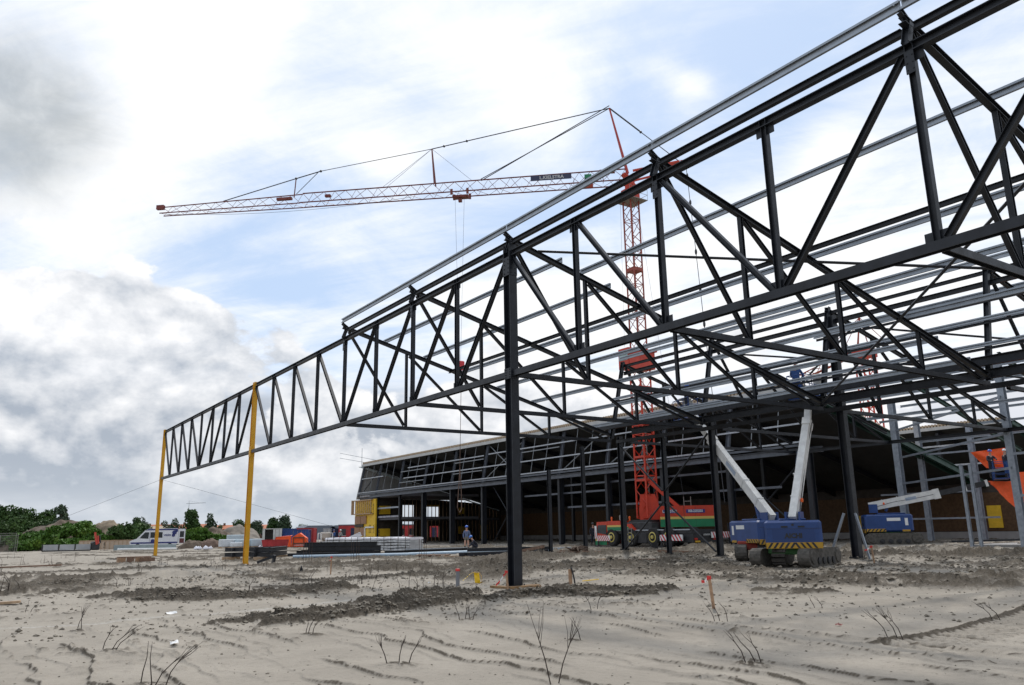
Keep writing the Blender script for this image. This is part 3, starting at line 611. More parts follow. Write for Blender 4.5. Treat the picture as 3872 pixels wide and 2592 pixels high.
for z0, z1 in ((4.1, 5.2), (1.1, 2.2)):
    b = MB().bx(46.75, 48.6, 101.12, 101.22, z0, z1); text_mesh(b, 'SUPR', .36, frame((47.0, 101.11, (z0+z1)/2), (0,0,1), (-1,0,0)), 1); b.build('insulation_board', [YFOIL, INK], hall)
for i in range(29):
    x = 51.9+.64*i
    for z0, z1 in ((.35, 3.3), (3.7, min(6.25, hz(x)-.5))):
        if z1 > z0+.3: MB().bx(x, x+.075, YB-.36, YB-.24, z0, z1).build('timber_stud', WOOD, hall)
for y in (101.1, 94.4):
    MB().bx(46.55, 46.8, y-.14, y+.14, .3, 6.5).build('column', STEEL, hall)
for z in (3.3, 6.25):
    MB().bx(46.9, 58.5, 94.3, 107.2, z, z+.3).build('office_floor', mat('office_floor_slab', (.10, .10, .11), .8), hall)
    MB().bx(46.7, 46.85, 94.3, 107.2, z+.3, z+.52).build('floor_edge', mat('pale_floor_edge', (.30, .30, .33), .7, 0, .3, 2.), hall)
MB().bx(58.5, 70, 106.8, 107.2, 3.3, 3.62).build('office_floor', MATS['office_floor_slab'], hall)
MB().bx(46.62, 46.8, 94.4, 101, 4.75, 4.95).build('transom', GALV, hall)
def sq(b): b.v = [(p[0], 107.7-(107.7-p[1])*.66, p[2]) for p in b.v]; return b
# yellow foil front at the far end
yw = MB().bx(46.3, 46.5, 97.4, 107.7, .4, 6.15)
for k, y in enumerate(np.linspace(98.4, 106.6, 9)): text_mesh(yw, 'SUPR', .66, frame((46.28, y, 5.0 if k % 2 else 4.8), (0,0,1), (0,1,0)), 1)
for y in (98.0, 99.6, 100.2): text_mesh(yw, 'SUPR', .5, frame((46.28, y, 2.2), (0,0,1), (0,1,0)), 1)
sq(yw).build('foil_front', [YFOIL, INK], hall)
BRN = mat('wood_fibre_board', (.30, .17, .10), .85, 0, .15, 3.)
for y0, y1, z0, z1 in [(104.4,107.2,2.9,3.95), (101.6,104.2,2.9,3.95), (104.6,107.3,.4,2.4), (102.3,104.4,1.3,2.35)]: sq(MB().bx(46.14, 46.29, y0, y1, z0, z1)).build('fibre_board', BRN, hall)
sq(MB().bx(46.12, 46.28, 103, 107.3, 2.45, 2.85)).build('dark_gap', DBRD, hall)
sq(MB().bx(46.1, 46.28, 97.9, 102.2, 2.32, 2.5).bx(46.1, 46.28, 101.9, 102.15, .4, 2.5)).build('white_trim', WHITE, hall)
f = MB()
for z in (4.15, 6.0): f.bx(45.9, 46.28, 98.6, 107.4, z, z+.13)
for y in np.linspace(98.7, 107.3, 10): f.bx(45.9, 46.0, y-.05, y+.05, 4.28, 6.0)
f.bx(45.6, 45.9, 107.2, 107.4, 4.15, 6.13)
sq(f).build('timber_frame', WOOD, hall)
# facade: columns, gutter beam, rails, inclined posts, glazing bars
YF = [19.7+BAY*n for n in range(2, 13)]
for y in YF:
    if y > YA-1 and y < 93: MB().ext(Iprof(.55, .3, .014, .022), (46.75, y, .2), (46.75, y, 6.5), XX).build('column', STEEL, hall)
FPX = lambda z: XF+.1+(XR-XF-.2)*(z-6.9)/4.1
for y in YF+[YB-.2]: MB().ext(Iprof(.3, .2, .012, .018), (FPX(6.7)+.15, y, 6.7), (FPX(10.9)+.15, y, 10.9), (0,1,0)).build('facade_post', mat('blue_grey_paint', (.09, .10, .12), .45, .1, .15, 2.), hall)
MB().ext(Iprof(.36, .3, .014, .022), (46.35, 103, 6.52), (46.35, YA-2, 6.52), UP).build('gutter_beam', MATS['blue_grey_paint'], hall)
LRAIL = mat('bright_zinc_rail', (.38, .40, .43), .42, .4, .12, 5.)
for z, y0, y1 in [(7.15, 107.4, YA-1), (8.42, 93.5, YA-1), (9.7, 92.8, 74.5), (9.78, 73.6, 58), (9.72, 57.4, YA), (9.1, 106.9, 99.8)]:
    MB().ext(Cprof(.115, .09, .01, .03), (FPX(z)-.07, y0, z), (FPX(z)-.07, y1, z), UP).build('facade_rail', LRAIL, hall)
MB().bx(FPX(7)-.02, FPX(7)+.1, YA, YB, 6.86, 7.02).build('sill_rail', MATS['blue_grey_paint'], hall)
BAR = mat('thin_grey_bar', (.24, .255, .27), .5, .3)
yb = sorted(YF+[YB])
for a, b in zip(yb, yb[1:]):
    for q in (1/3, 2/3):
        y = a+(b-a)*q; MB().ext(Bprof(.045, .04), (FPX(7.1), y, 7.1), (FPX(10.85), y, 10.85), (0,1,0)).build('glazing_bar', BAR, hall)
for a, b, z in [(94.8, 88.2, 9.3), (80.9, 74.6, 9.35), (67.3, 61, 9.4), (94.6, 88, 7.9), (80.9, 74.6, 8.1)]:
    MB().ext(Bprof(.09, .09), (FPX(z)+.02, a, z), (FPX(z)+.02, b, z), UP).build('window_rail', BAR, hall)
for a, b in [(106.8, 101.4), (74.3, 67.5), (67.5, 74.3), (54, 47), (60.6, 54)]:
    MB().cyl((FPX(7)+.3, a, 7.0), (FPX(10.9)+.3, b, 10.8), .05, 6).build('facade_brace', STEEL if a == 106.8 else BAR, hall)
for z, y0, y1 in [(4.9, 67, 54), (5.6, 60.4, 40), (3.6, 60, 47), (4.2, 47, 36)]: MB().bx(47.0, 47.12, y1, y0, z, z+.16).build('inner_rail', MATS['blue_grey_paint'], hall)
for y0, y1 in [(73, 67.4), (40.7, 34)]:
    MB().cyl((47.2, y0, .6), (47.2, y1, 6.2), .06, 6).cyl((47.2, y1, .6), (47.2, y0, 6.2), .06, 6).build('bay_brace', STEEL, hall)
for y in (100.8, 87.6, 74, 60.4, 46.7):
    MB().bx(58.6, 58.9, y-.15, y+.15, .2, hz(58.8)-.5).build('inner_column', STEEL, hall)
# low guard rail on the roof end
g = MB().cyl((47.2, 107.9, 10.9), (47.2, 107.9, 13.6), .035, 6)
g.cyl((44.4, 109.3, 12.9), (52.2, 105.6, 11.2), .03, 6).cyl((44.4, 109.3, 12.2), (50.4, 106.4, 11.0), .03, 6)
tag(g.build('scaffold_rail', GALV), 'thin scaffold tube rail sticking out at the far roof corner of the hall', 'guard rail')
# rear hall, seen at the right through the frames
rear = thing('rear_hall', 'dark rear hall seen at the right, with green verge beam and brown boarded rear wall', 'building', (94, 55, .3))
roof_of(rear, 82.0, 106.0, 36.0, 92.0)
for i in range(7): MB().bx(82, 82.3, 36.3+BAY*i-.15, 36.3+BAY*i+.15, .2, 10.6).build('column', STEEL, rear)
for z in (5.0, 7.2, 9.2): MB().bx(81.9, 82.05, 36, 92, z, z+.16).build('facade_rail', LRAIL, rear)
MB().ext(Iprof(.5, .25, .02, .03), (82, 35.8, 10.9), (106, 35.8, 4.6), UP).build('verge_beam', GREEN, rear)
MB().ext(Iprof(.5, .25, .02, .03), (47.2, 33.8, 10.9), (71, 33.8, 4.7), UP).build('verge_beam', GREEN, hall)
# ------------------------------------------------------------------ people
SKIN = mat('skin', (.45, .26, .19), .6)
def person(loc, rot, label, jacket, trousers, hat=(.7,.7,.7), pose='stand', shorts=False, group=None, h=1.0):
    t = thing('person', label, 'person', loc, group, rot)
    P = {'pel': (0,0,.95), 'wst': (0,.01,1.10), 'chs': (0,.02,1.32), 'nck': (0,.02,1.50), 'hd0': (0,.04,1.60), 'hd1': (0,.05,1.74),
         'shl': (-.19,.01,1.42), 'ell': (-.27,.02,1.14), 'wrl': (-.24,.16,.93), 'hal': (-.23,.20,.84), 'shr': (.19,.01,1.42), 'elr': (.27,.02,1.14), 'wrr': (.24,.18,.95), 'har': (.22,.22,.86),
         'hpl': (-.10,0,.90), 'knl': (-.12,.03,.50), 'anl': (-.13,-.02,.09), 'tol': (-.14,.14,.04), 'hpr': (.10,0,.90), 'knr': (.13,.05,.50), 'anr': (.15,0,.09), 'tor': (.17,.16,.04)}
    if pose == 'crouch':
        for k, v in {'pel': (0,-.12,.34), 'wst': (0,-.06,.50), 'chs': (0,.08,.68), 'nck': (0,.18,.82), 'hd0': (0,.24,.88), 'hd1': (0,.30,1.0), 'shl': (-.19,.13,.74), 'ell': (-.26,.26,.52), 'wrl': (-.16,.44,.40), 'hal': (-.12,.50,.34),
                     'shr': (.19,.13,.74), 'elr': (.26,.26,.52), 'wrr': (.16,.44,.38), 'har': (.12,.50,.32), 'hpl': (-.1,-.12,.34), 'knl': (-.17,.24,.50), 'anl': (-.15,.06,.10), 'tol': (-.16,.22,.04), 'hpr': (.1,-.12,.34), 'knr': (.16,.22,.30), 'anr': (.15,-.10,.12), 'tor': (.15,.02,.04)}.items(): P[k] = v
    if pose == 'work':
        P.update({'ell': (-.28,.20,1.22), 'wrl': (-.16,.42,1.22), 'hal': (-.12,.50,1.24), 'elr': (.28,.18,1.18), 'wrr': (.16,.40,1.14), 'har': (.12,.49,1.14)})
    E_ = [('pel','wst'),('wst','chs'),('chs','nck'),('nck','hd0'),('hd0','hd1'),('chs','shl'),('shl','ell'),('ell','wrl'),('wrl','hal'),('chs','shr'),('shr','elr'),('elr','wrr'),('wrr','har'),('pel','hpl'),('hpl','knl'),('knl','anl'),('anl','tol'),('pel','hpr'),('hpr','knr'),('knr','anr'),('anr','tor')]
    Rd = dict(pel=.15, wst=.135, chs=.155, nck=.06, hd0=.085, hd1=.085, shl=.075, ell=.055, wrl=.042, hal=.035, shr=.075, elr=.055, wrr=.042, har=.035, hpl=.105, knl=.075, anl=.058, tol=.04, hpr=.105, knr=.075, anr=.058, tor=.04)
    ks = list(P); me = bpy.data.meshes.new('body')
    me.from_pydata([tuple(c*h for c in P[k]) for k in ks], [(ks.index(a), ks.index(b)) for a, b in E_], [])
    o = bpy.data.objects.new('body', me); S.collection.objects.link(o)
    sk = o.modifiers.new('s', 'SKIN'); sub = o.modifiers.new('u', 'SUBSURF'); sub.levels = sub.render_levels = 2
    for v, k in zip(me.skin_vertices[0].data, ks): v.radius = (Rd[k]*h,)*2; v.use_root = (k == 'pel')
    ev = o.evaluated_get(bpy.context.evaluated_depsgraph_get()); m2 = bpy.data.meshes.new_from_object(ev)
    bpy.data.objects.remove(o); bpy.data.meshes.remove(me)
    for c, nm in ((jacket, 'jacket'), (trousers, 'trousers')): mat('cloth_%02x%02x%02x' % tuple(int(x*255) for x in c), c, .85, 0, .15, 9.)
    mj, mt = MATS['cloth_%02x%02x%02x' % tuple(int(x*255) for x in jacket)], MATS['cloth_%02x%02x%02x' % tuple(int(x*255) for x in trousers)]
    for m in (mj, mt, SKIN, mat('work_boots', (.03, .025, .02), .8)): m2.materials.append(m)
    zone = {'pel':1,'hpl':1,'hpr':1,'knl':1,'knr':1,'anl':3,'anr':3,'tol':3,'tor':3,'hd0':2,'hd1':2,'nck':2,'hal':2,'har':2}
    if shorts: zone.update(knl=2, knr=2)
    pts = [(Vector(P[a])*h*(1-f)+Vector(P[b])*h*f, zone.get(a if f < .5 else b, 0)) for a, b in E_ for f in (0, .2, .4, .6, .8, 1)]
    for p in m2.polygons: p.material_index = min(pts, key=lambda q: (q[0]-p.center).length_squared)[1]; p.use_smooth = True
    b = bpy.data.objects.new('body', m2); S.collection.objects.link(b); b.parent = t
    hd = Vector(P['hd1'])*h; up = (hd-Vector(P['hd0'])*h).normalized()
    hm = mat('helmet_%02x%02x%02x' % tuple(int(x*255) for x in hat), hat, .35)
    q = MB().lathe((0,0,0), [(.135,-.02),(.132,.03),(.115,.08),(.075,.115),(.02,.128)], 14); q.bx(-.08, .08, .10, .19, -.015, .0)
    q.tri(Matrix.Translation(hd+up*.035) @ Vector((0,0,1)).rotation_difference(up).to_matrix().to_4x4() @ Matrix.Scale(h, 4)); q.build('hard_hat', hm, t, smooth=True, local=True)
    f = MB().bx(-.012, .012, .085, .105, -.06, -.01).bx(-.045, -.02, .075, .088, 0, .015).bx(.02, .045, .075, .088, 0, .015).bx(-.025, .025, .076, .086, -.085, -.075)
    f.tri(Matrix.Translation(hd-up*.02)); f.build('face', mat('face_tone', (.30, .16, .12), .6), t, local=True)
    return t
BLUE = (.03, .08, .24); NAVY = (.015, .018, .03)
# ------------------------------------------------------------------ tower crane on its carrier
RED = mat('red_crane_paint', (.50, .036, .011), .42, 0, .1, 2.)
GRN = mat('green_crane_paint', (.005, .17, .065), .42, 0, .1, 2.)
CREAM = mat('cream_stripe', (.60, .42, .10), .45)
BLK = mat('black_chassis', (.02, .02, .022), .55, 0, .3, 3.)
TYRE = mat('tyre_rubber', (.022, .021, .02), .9, 0, .3, 8.)
RIM = mat('yellow_rim', (.52, .42, .10), .5)
GLASS = mat('dark_glass', (.02, .025, .03), .08)
SIGNB = mat('sign_blue', (.03, .03, .17), .4)
WIRE = mat('wire_rope', (.05, .05, .055), .5, .4)
def lattice(b, p0, p1, w0, w1, up, bay, rc, rd, sides=4, k=0):
    """square (4) or triangular (3) lattice boom appended to b"""
    p0, p1 = Vector(p0), Vector(p1); z = (p1-p0).normalized(); L = (p1-p0).length
    x = z.cross(Vector(up)).normalized(); y = x.cross(z)
    if sides == 4: C = [(-.5,-.5),(.5,-.5),(.5,.5),(-.5,.5)]
    else: C = [(-.5,-.5),(.5,-.5),(0,.5)]
    n = max(2, round(L/bay))
    pt = lambda i, c: p0+z*(L*i/n)+(x*C[c][0]+y*C[c][1])*(w0+(w1-w0)*i/n)
    for c in range(len(C)): b.tube([pt(0, c), pt(n, c)], rc, 6, k)
    for i in range(n):
        for c in range(len(C)):
            d = (c+1) % len(C)
            a, e = (c, d) if i % 2 else (d, c)
            b.tube([pt(i, a), pt(i+1, e)], rd, 4, k, False)
            if sides == 4 and i % 3 == 0: b.tube([pt(i, c), pt(i, d)], rd, 4, k, False)
CX, CY = 44.2, 46.2
HAZY0 = mat('plate_yellow', (.62, .36, .02), .5)
SUP = []
crane = thing('mobile_tower_crane', 'red and green mobile tower crane on a wheeled carrier with long lattice jib', 'crane', (CX, 45, .3))
def yz(poly, x0, x1, m, name, extra=None):
    b = MB().prism(poly, x0, x1, 'x')
    if extra: extra(b)
    if name == 'superstructure': b.v = [(p[0]-.05, 41.15+(p[1]-38.2)*.7778, p[2]) for p in b.v]
    return b.build(name, m if isinstance(m, list) else [m], crane)
MB().bx(42.95, 45.45, 40.8, 50.2, 1.25, 1.52).bx(43.3, 45.1, 41, 50, .8, 1.25).bx(43.0, 45.4, 40.7, 42.0, .62, 1.24).build('chassis', BLK, crane)
for x in (43.1, 45.0): MB().bx(x, x+.3, 40.66, 40.7, .78, .92).build('tail_light', mat('tail_light_red', (.5,.02,.01), .3), crane)
MB().bx(43.15, 43.65, 40.66, 40.7, .62, .74).build('number_plate', HAZY0, crane)
MB().bx(42.86, 42.95, 40.9, 49.2, 1.47, 1.55).build('deck_edge', LRAIL, crane)
MB().bx(42.9, 43.3, 45.3, 46.5, .55, 1.3, bev=.04).bx(42.9, 43.25, 42.2, 42.5, .6, 1.25).build('tool_box', BLK, crane)
def cabx(b): b.prism([(49.75,1.95),(50.75,1.95),(50.85,1.35),(49.75,1.2)], 42.76, 42.79, 'x', 1).prism([(49.7,.75),(51.1,.72),(51.1,1.0),(49.75,1.02)], 42.77, 42.8, 'x', 2).prism([(49.72,.42),(51.12,.42),(51.1,.72),(49.7,.75)], 42.76, 42.8, 'x', 3)
yz([(49.6,.5),(51.1,.42),(51.12,1.0),(50.92,2.2),(49.6,2.22)], 42.8, 45.2, [RED, GLASS, CREAM, GRN], 'cab', lambda b: (cabx(b), b.bx(43.1, 44.9, 51.0, 51.13, 1.2, 1.95, 1)))
def hood(b): b.prism([(46.9,1.52),(49.6,1.52),(49.6,1.78),(47.2,1.78)], 42.76, 42.8, 'x', 1).prism([(47.2,1.78),(49.6,1.78),(49.6,1.92),(47.4,1.92)], 42.76, 42.8, 'x', 2)
yz([(46.4,1.52),(49.58,1.52),(49.58,2.25),(48.1,2.25),(48.05,2.0),(47.0,2.0)], 42.8, 45.2, [RED, GRN, CREAM], 'engine_hood', hood)
MB().bx(43, 45, 44.8, 48, 1.55, 2.1, bev=.05).bx(43.2, 44.8, 45.2, 47.5, 2.1, 2.28).build('slewing_gear', BLK, crane)
MB().bx(43.4, 43.9, 48.4, 48.9, 2.25, 2.7, bev=.06).build('exhaust', mat('dull_metal', (.25, .24, .22), .6, .4), crane)
for y, x in ((49.4, 43.1), (47.3, 43.1)):
    b = MB().lathe((x, y, 2.25), [(.06,0),(.06,.14),(.075,.15),(.075,.28),(.03,.33)], 10); b.build('beacon', mat('orange_beacon', (.8,.12,.01), .3), crane)
for y in (49.15, 46.95, 44.55, 42.95):
    for x, s in ((42.98, -1), (45.42, 1)):
        w = MB().lathe((x, y, 1.0), [(.35,-.22),(.6,-.24),(.69,-.16),(.69,.16),(.6,.24),(.35,.22)], 22, 0, 'x')
        o = w.build('wheel', TYRE, crane)
        r = MB().lathe((x+s*.2, y, 1.0), [(.38,-.04),(.38,.03),(.30,.05),(.28,.0),(.14,.0),(.13,.09),(.05,.1)] if s > 0 else [(.05,-.1),(.13,-.09),(.14,0),(.28,0),(.30,-.05),(.38,-.03),(.38,.04)], 18, 0, 'x'); r.build('rim', RIM, o)
def zebra(b, x, y0, y1, z0, z1, k0, k1, n=8):
    b.bx(x, x+.08, y0, y1, z0, z1, k0)
    w = (y1-y0)/n; s = (z1-z0)*.7
    for i in range(n):
        a = y0+w*i; e = min(a+w*.5, y1)
        b.add([(x-.004,a,z0),(x-.004,e,z0),(x-.004,min(e+s,y1),z1),(x-.004,min(a+s,y1),z1)], [(0,1,2,3)], k1)
for y0, y1, z in [(49.25,50.8,.72), (41.45,43.7,.74)]:
    b = MB(); zebra(b, 42.68, y0, y1, z, z+.42, 0, 1, 7); b.bx(42.78, 43.3, y0+.2, y1-.2, z+.05, z+.35, 2); b.cyl((42.6, y1-.25, .35), (42.6, y1-.25, z), .07, 10, 2); b.cyl((42.6, y1-.25, .3), (42.6, y1-.25, .36), .25, 14, 2)
    b.build('outrigger', [mat('sign_white', (.75,.75,.73), .5), mat('sign_red', (.5,.02,.03), .5), BLK], crane)
b = MB(); b.bx(44.7, 46.7, 40.5, 40.58, .9, 1.32)
for i in range(8): x = 44.75+.25*i; b.add([(x,40.496,1.32),(x+.12,40.496,1.32),(min(x+.3,46.7),40.496,.9),(min(x+.18,46.7),40.496,.9)], [(0,1,2,3)], 1)
b.cyl((46.6, 40.6, .35), (46.6, 40.6, 1.9), .06, 8, 2).build('outrigger', [MATS['sign_white'], MATS['sign_red'], BLK], crane)
b = MB(); zebra(b, 42.66, 50.85, 51.05, .9, 1.9, 0, 1, 1); b.build('marker_board', [MATS['sign_white'], MATS['sign_red']], crane)
def body(b):
    b.bx(42.735, 42.75, 38.25, 43.6, 1.7, 2.28, 1); b.bx(42.73, 42.75, 38.25, 43.6, 2.28, 2.46, 2)
    b.bx(42.72, 42.745, 42.0, 43.3, 2.72, 2.98, 3); b.bx(42.72, 42.745, 39.3, 41.1, 2.72, 2.98, 3)
    for txt, y, w_ in (('L.KIELSTRA', 42.65, .235), ('058-2555555', 40.2, .215)): text_mesh(b, txt, w_*1.2, frame((42.712, y, 2.85), (0,-1,0), (0,0,1)), 4, bold=.004)
    b.bx(42.73, 42.748, 41.28, 41.31, 1.75, 3.25, 5); b.bx(42.73, 42.748, 40.2, 40.22, 1.75, 3.2, 5)
    for i in range(6): b.add([(42.728,38.3,1.75+.26*i),(42.728,38.42,1.75+.26*i),(42.728,38.42,1.90+.26*i),(42.728,38.3,1.85+.26*i)], [(0,1,2,3)], 4)
yz([(38.2,1.72),(43.6,1.68),(43.6,3.26),(38.2,3.26)], 42.75, 45.5, [RED, GRN, CREAM, SIGNB, MATS['sign_white'], BLK], 'superstructure', body); SUP.append('superstructure')
MB().bx(43.0, 45.1, 40.9, 41.14, 1.8, 3.2, bev=.05).build('counterweight', RED, crane)
b = MB().bx(43.9, 44.8, 40.66, 40.69, 1.05, 1.22); text_mesh(b, 'LIEBHERR', .17, frame((44.35, 40.65, 1.135), (1,0,0), (0,0,1)), 1); b.build('name_plate', [BLK, MATS['sign_white']], crane)
l = MB(); l_2 = MB()
for s in (-.2, .2): l.cyl((42.7, 46.9+s, .5), (42.7, 46.9+s, 1.7), .03, 6); l_2.cyl((43.4, 43.2+s*1.3, 3.2), (43.4, 43.2+s*1.3, 3.95), .03, 6)
for i in range(5): l.cyl((42.7, 46.7, .6+.25*i), (42.7, 47.1, .6+.25*i), .02, 6)
l.build('ladder', MATS['dull_metal'], crane); l_2.cyl((43.4, 42.94, 3.6), (43.4, 43.46, 3.6), .025, 6).build('handrail', MATS['dull_metal'], crane)
yz([(45.0,1.6),(46.75,1.6),(46.85,3.0),(46.7,4.2),(45.6,4.2),(45.2,2.8)], 43.5, 43.75, RED, 'mast_foot'); yz([(45.0,1.6),(46.75,1.6),(46.85,3.0),(46.7,4.2),(45.6,4.2),(45.2,2.8)], 44.5, 44.75, RED, 'mast_foot')
MB().ext(Bprof(.28, .22), (43.6, 43.9, 3.2), (43.6, 46.0, 5.2), UP).build('mast_stay', RED, crane)
MX, MY = 44.0, 46.2
b = MB(); lattice(b, (MX, MY, 2.4), (MX, MY, 14.2), 1.12, 1.12, (1,0,0), 1.05, .075, .035)
for z in (5.2, 7.0, 9.5, 12.5): b.bx(MX-.6, MX+.6, MY-.6, MY+.6, z, z+.16)
for s in (-.18, .18): b.cyl((MX+.1, MY+s, 2.6), (MX+.1, MY+s, 15.5), .03, 6, 1)
for i in range(30): b.cyl((MX+.1, MY-.18, 2.8+.42*i), (MX+.1, MY+.18, 2.8+.42*i), .02, 4, 1)
b.build('lower_mast', [RED, MATS['dull_metal']], crane)
DRED = mat('weathered_red_lattice', (.28, .045, .022), .5, 0, .2, 3.)
b = MB(); lattice(b, (MX, MY, 15.5), (MX, MY, 29.6), .92, .92, (1,0,0), .95, .07, .034); b.bx(MX-.5, MX+.5, MY-.5, MY+.5, 22.3, 22.6); b.build('upper_mast', DRED, crane)
b = MB().bx(MX-.85, MX+.85, MY-.9, MY+.85, 14.0, 15.4); b.bx(MX-1.0, MX+1.0, MY-1.05, MY+1.0, 15.4, 15.55); b.bx(MX-.88, MX-.2, MY+.3, MY+1.5, 14.2, 15.9); b.bx(MX-.9, MX-.88, MY+.4, MY+1.4, 14.9, 15.7, 1); b.bx(MX-.8, MX-.3, MY+1.5, MY+1.52, 14.9, 15.7, 1); b.build('climbing_cab', [RED, mat('pale_glass', (.35,.5,.5), .1)], crane)
PHI = R(48.6)
for o in [q for q in crane.children if q.name.split('.')[0] in ('superstructure','counterweight','mast_foot','mast_stay','handrail')]:
    c = Vector((-.2, 1.2, 0)); o.rotation_euler.z = PHI; o.location = c-Matrix.Rotation(PHI, 3, 'Z') @ c
jd = Vector((12.13-44, 74.3-46.2, 0)).normalized(); jp = Vector((-jd.y, jd.x, 0)); H0 = Vector((MX, MY, 30.3))
J = lambda s, w=0, z=0: H0+jd*s+jp*w+Vector((0,0,z))
b = MB().bx(MX-.55, MX+.55, MY-.55, MY+.55, 28.6, 29.6); b.tube([J(-.5,0,-.6), J(.5,0,.8)], .25, 8); b.bx(MX-.3, MX+.3, MY-.3, MY+.3, 29.5, 30.6); b.build('slewing_head', RED, crane)
JIB = mat('red_jib_paint', (.17, .028, .018), .5, 0, .2, 3.)
b = MB(); lattice(b, J(.3,0,.65), J(29,0,.55), 1.25, 1.1, UP, 1.0, .056, .02, 3); lattice(b, J(29,0,.5), J(42.4,0,.35), 1.05, .7, UP, 1.0, .05, .018, 3)
for s in (2.2, 4.7, 7.1, 9.2, 11.5): b.bx(-.25, .25, -.02, .02, -.3, .3); b.v[-8:] = [tuple(J(s, p[0], p[2]+.4)) if i % 2 else tuple(J(s+.06, p[0], p[2]+.4)) for i, p in enumerate(b.v[-8:])]
for s, l_, h_ in ((1.2,1.3,.3), (30.0,1.4,.22), (42.2,.7,.4), (26.4,.5,.2)): b.ext(Bprof(h_, .3), J(s,0,.7 if s > 2 else 1.15), J(s+l_,0,.7 if s > 2 else 1.15), UP)
b.build('jib', JIB, crane)
bd = MB().ext(Bprof(.46, .04), J(4.9,.5,.75), J(8.4,.5,.75), UP)
M_ = frame(J(6.6,.53,.75), -jd, (0,0,1)); text_mesh(bd, 'L.KIELSTRA', .42, M_, 1, bold=.012); bd.build('name_board', [mat('navy_board', (.02,.025,.07), .4), mat('grey_lettering', (.5,.5,.5), .5)], crane)
b = MB().ext(Bprof(.5,.5), J(3.1,0,.15), J(3.9,0,.15), UP).ext(Bprof(.35,.7), J(3.2,0,.7), J(3.8,0,.7), UP, 1); b.build('jib_winch', [RED, GRN], crane)
AP = J(1.4,0,7.1)
MB().tube([J(.1,.35,.7), AP], [.09,.07], 8).tube([J(.1,-.35,.7), AP], [.09,.07], 8).build('top_mast', mat('bright_red_tube', (.42,.03,.02), .45), crane)
ST = J(17.2,0,4.5)
MB().tube([J(16.9,.3,1.0), ST], .06, 6).tube([J(16.9,-.3,1.0), ST], .06, 6).tube([J(29.8,0,.8), J(29.7,0,2.6)], .05, 6).build('jib_strut', JIB, crane)
w = MB()
CE = Vector((46.9, 43.0, 31.6)); SB = J(29.7,0,2.6)
def sag(a, c, s, n=10): return [a.lerp(c, i/n)-Vector((0,0,4*s*(i/n)*(1-i/n))) for i in range(n+1)]
for a, c, r in ((AP, ST, .045), (ST, J(27.4,0,3.15), .03), (J(27.4,0,3.15), SB, .05), (SB, J(36.5,0,.9), .045), (J(27.6,0,3.1), J(29.6,0,1.1), .03), (AP, J(12.8,.15,1.2), .04), (AP+Vector((0,0,.25)), J(12.8,-.15,1.2), .04), (AP, AP.lerp(CE,.45), .07), (AP.lerp(CE,.45), CE, .04), (ST, J(13.6,0,1.2), .014), (ST, J(21.2,0,1.2), .014), (ST, J(21.6,0,1.2), .014)): w.tube([a, c], r, 5)
w.tube(sag(J(41.9,0,0), J(19,0,.05), .55), .016, 4)
for p in (AP.lerp(ST,.93), AP.lerp(ST,.8), AP.lerp(CE,.45), J(27.4,0,3.15), SB): w.lathe(p, [(.02,-.13),(.11,-.05),(.11,.05),(.02,.13)], 6)
w.build('pendant_line', WIRE, crane)
b = MB().ext(Bprof(.16,.16), J(-.3,.35,.9), CE+Vector((-.2,-.1,0)), UP).ext(Bprof(.16,.16), J(-.3,-.35,.9), CE+Vector((.2,.1,0)), UP).ext(Bprof(.14,.14), J(-.2,0,.1), J(-2.6,0,.6), UP); b.ext(Bprof(.26,.5), CE-Vector((0,0,.05)), CE+Vector((.5,-.55,-.05)), UP); b.build('counter_jib', RED, crane)
w = MB().tube([CE+Vector((.3,-.3,0)), Vector((44.6, 39.0, 3.3))], .028, 5)
for f in (.05, .14, .30, .42, .52): p = (CE+Vector((.3,-.3,0))).lerp(Vector((44.6,39.0,3.3)), f); w.lathe(p, [(.03,-.28),(.10,-.1),(.10,.1),(.03,.28)], 6)
w.tube([J(-.3,.5,0), Vector((43.2,41.5,3.3))], .012, 4).tube([Vector((MX-.7,MY+.5,29)), Vector((MX-.9,MY+.7,16))], .012, 4); w.build('rear_rope', WIRE, crane)
pl = MB().bx(MX-1.0, MX+1.0, MY-1.0, MY+.9, 28.5, 28.56)
for a, c in (((MX+1,MY-1),(MX+1,MY+.9)), ((MX-1,MY-1),(MX+1,MY-1))):
    for z in (29.0, 29.5): pl.cyl((*a, z), (*c, z), .02, 4)
    pl.cyl((*a, 28.5), (*a, 29.5), .02, 4)
pl.build('head_platform', MATS['dull_metal'], crane)
TR = J(14.6)
b = MB().ext(Bprof(.2,.6), J(13.9,0,-.28), J(15.3,0,-.28), UP)
for s in (13.9, 15.3): b.ext(Bprof(.5,.12), J(s-.1,.6,.0), J(s+.1,.6,.0), UP).ext(Bprof(.5,.12), J(s-.1,-.6,.0), J(s+.1,-.6,.0), UP)
b.ext(Bprof(.25,.3), J(14.5,0,-.6), J(14.8,0,-.6), UP); b.build('trolley', JIB, crane)
HZ = 14.9
w = MB().tube([J(15.1,0,-.5), J(14.75,0,HZ-30.3+.5)], .012, 4).tube([J(14.3,0,-.5), J(14.65,0,HZ-30.3+.5)], .012, 4); w.build('hoist_rope', WIRE, crane)
hk = Vector((TR.x, TR.y, HZ))
b = MB().bx(hk.x-.22, hk.x+.22, hk.y-.22, hk.y+.22, HZ-.35, HZ+.5, bev=.05); b.tube([hk+Vector((0,0,-.35)), hk+Vector((0,0,-.6)), hk+Vector((.15,0,-.8)), hk+Vector((.1,0,-1.0)), hk+Vector((-.1,0,-.95))], .06, 6, 1); b.build('hook_block', [mat('hook_red', (.55,.02,.03), .4), BLK], crane)
w = MB().tube([hk-Vector((0,0,.9)), hk+Vector((-.15,0,-8.3))], .022, 5)
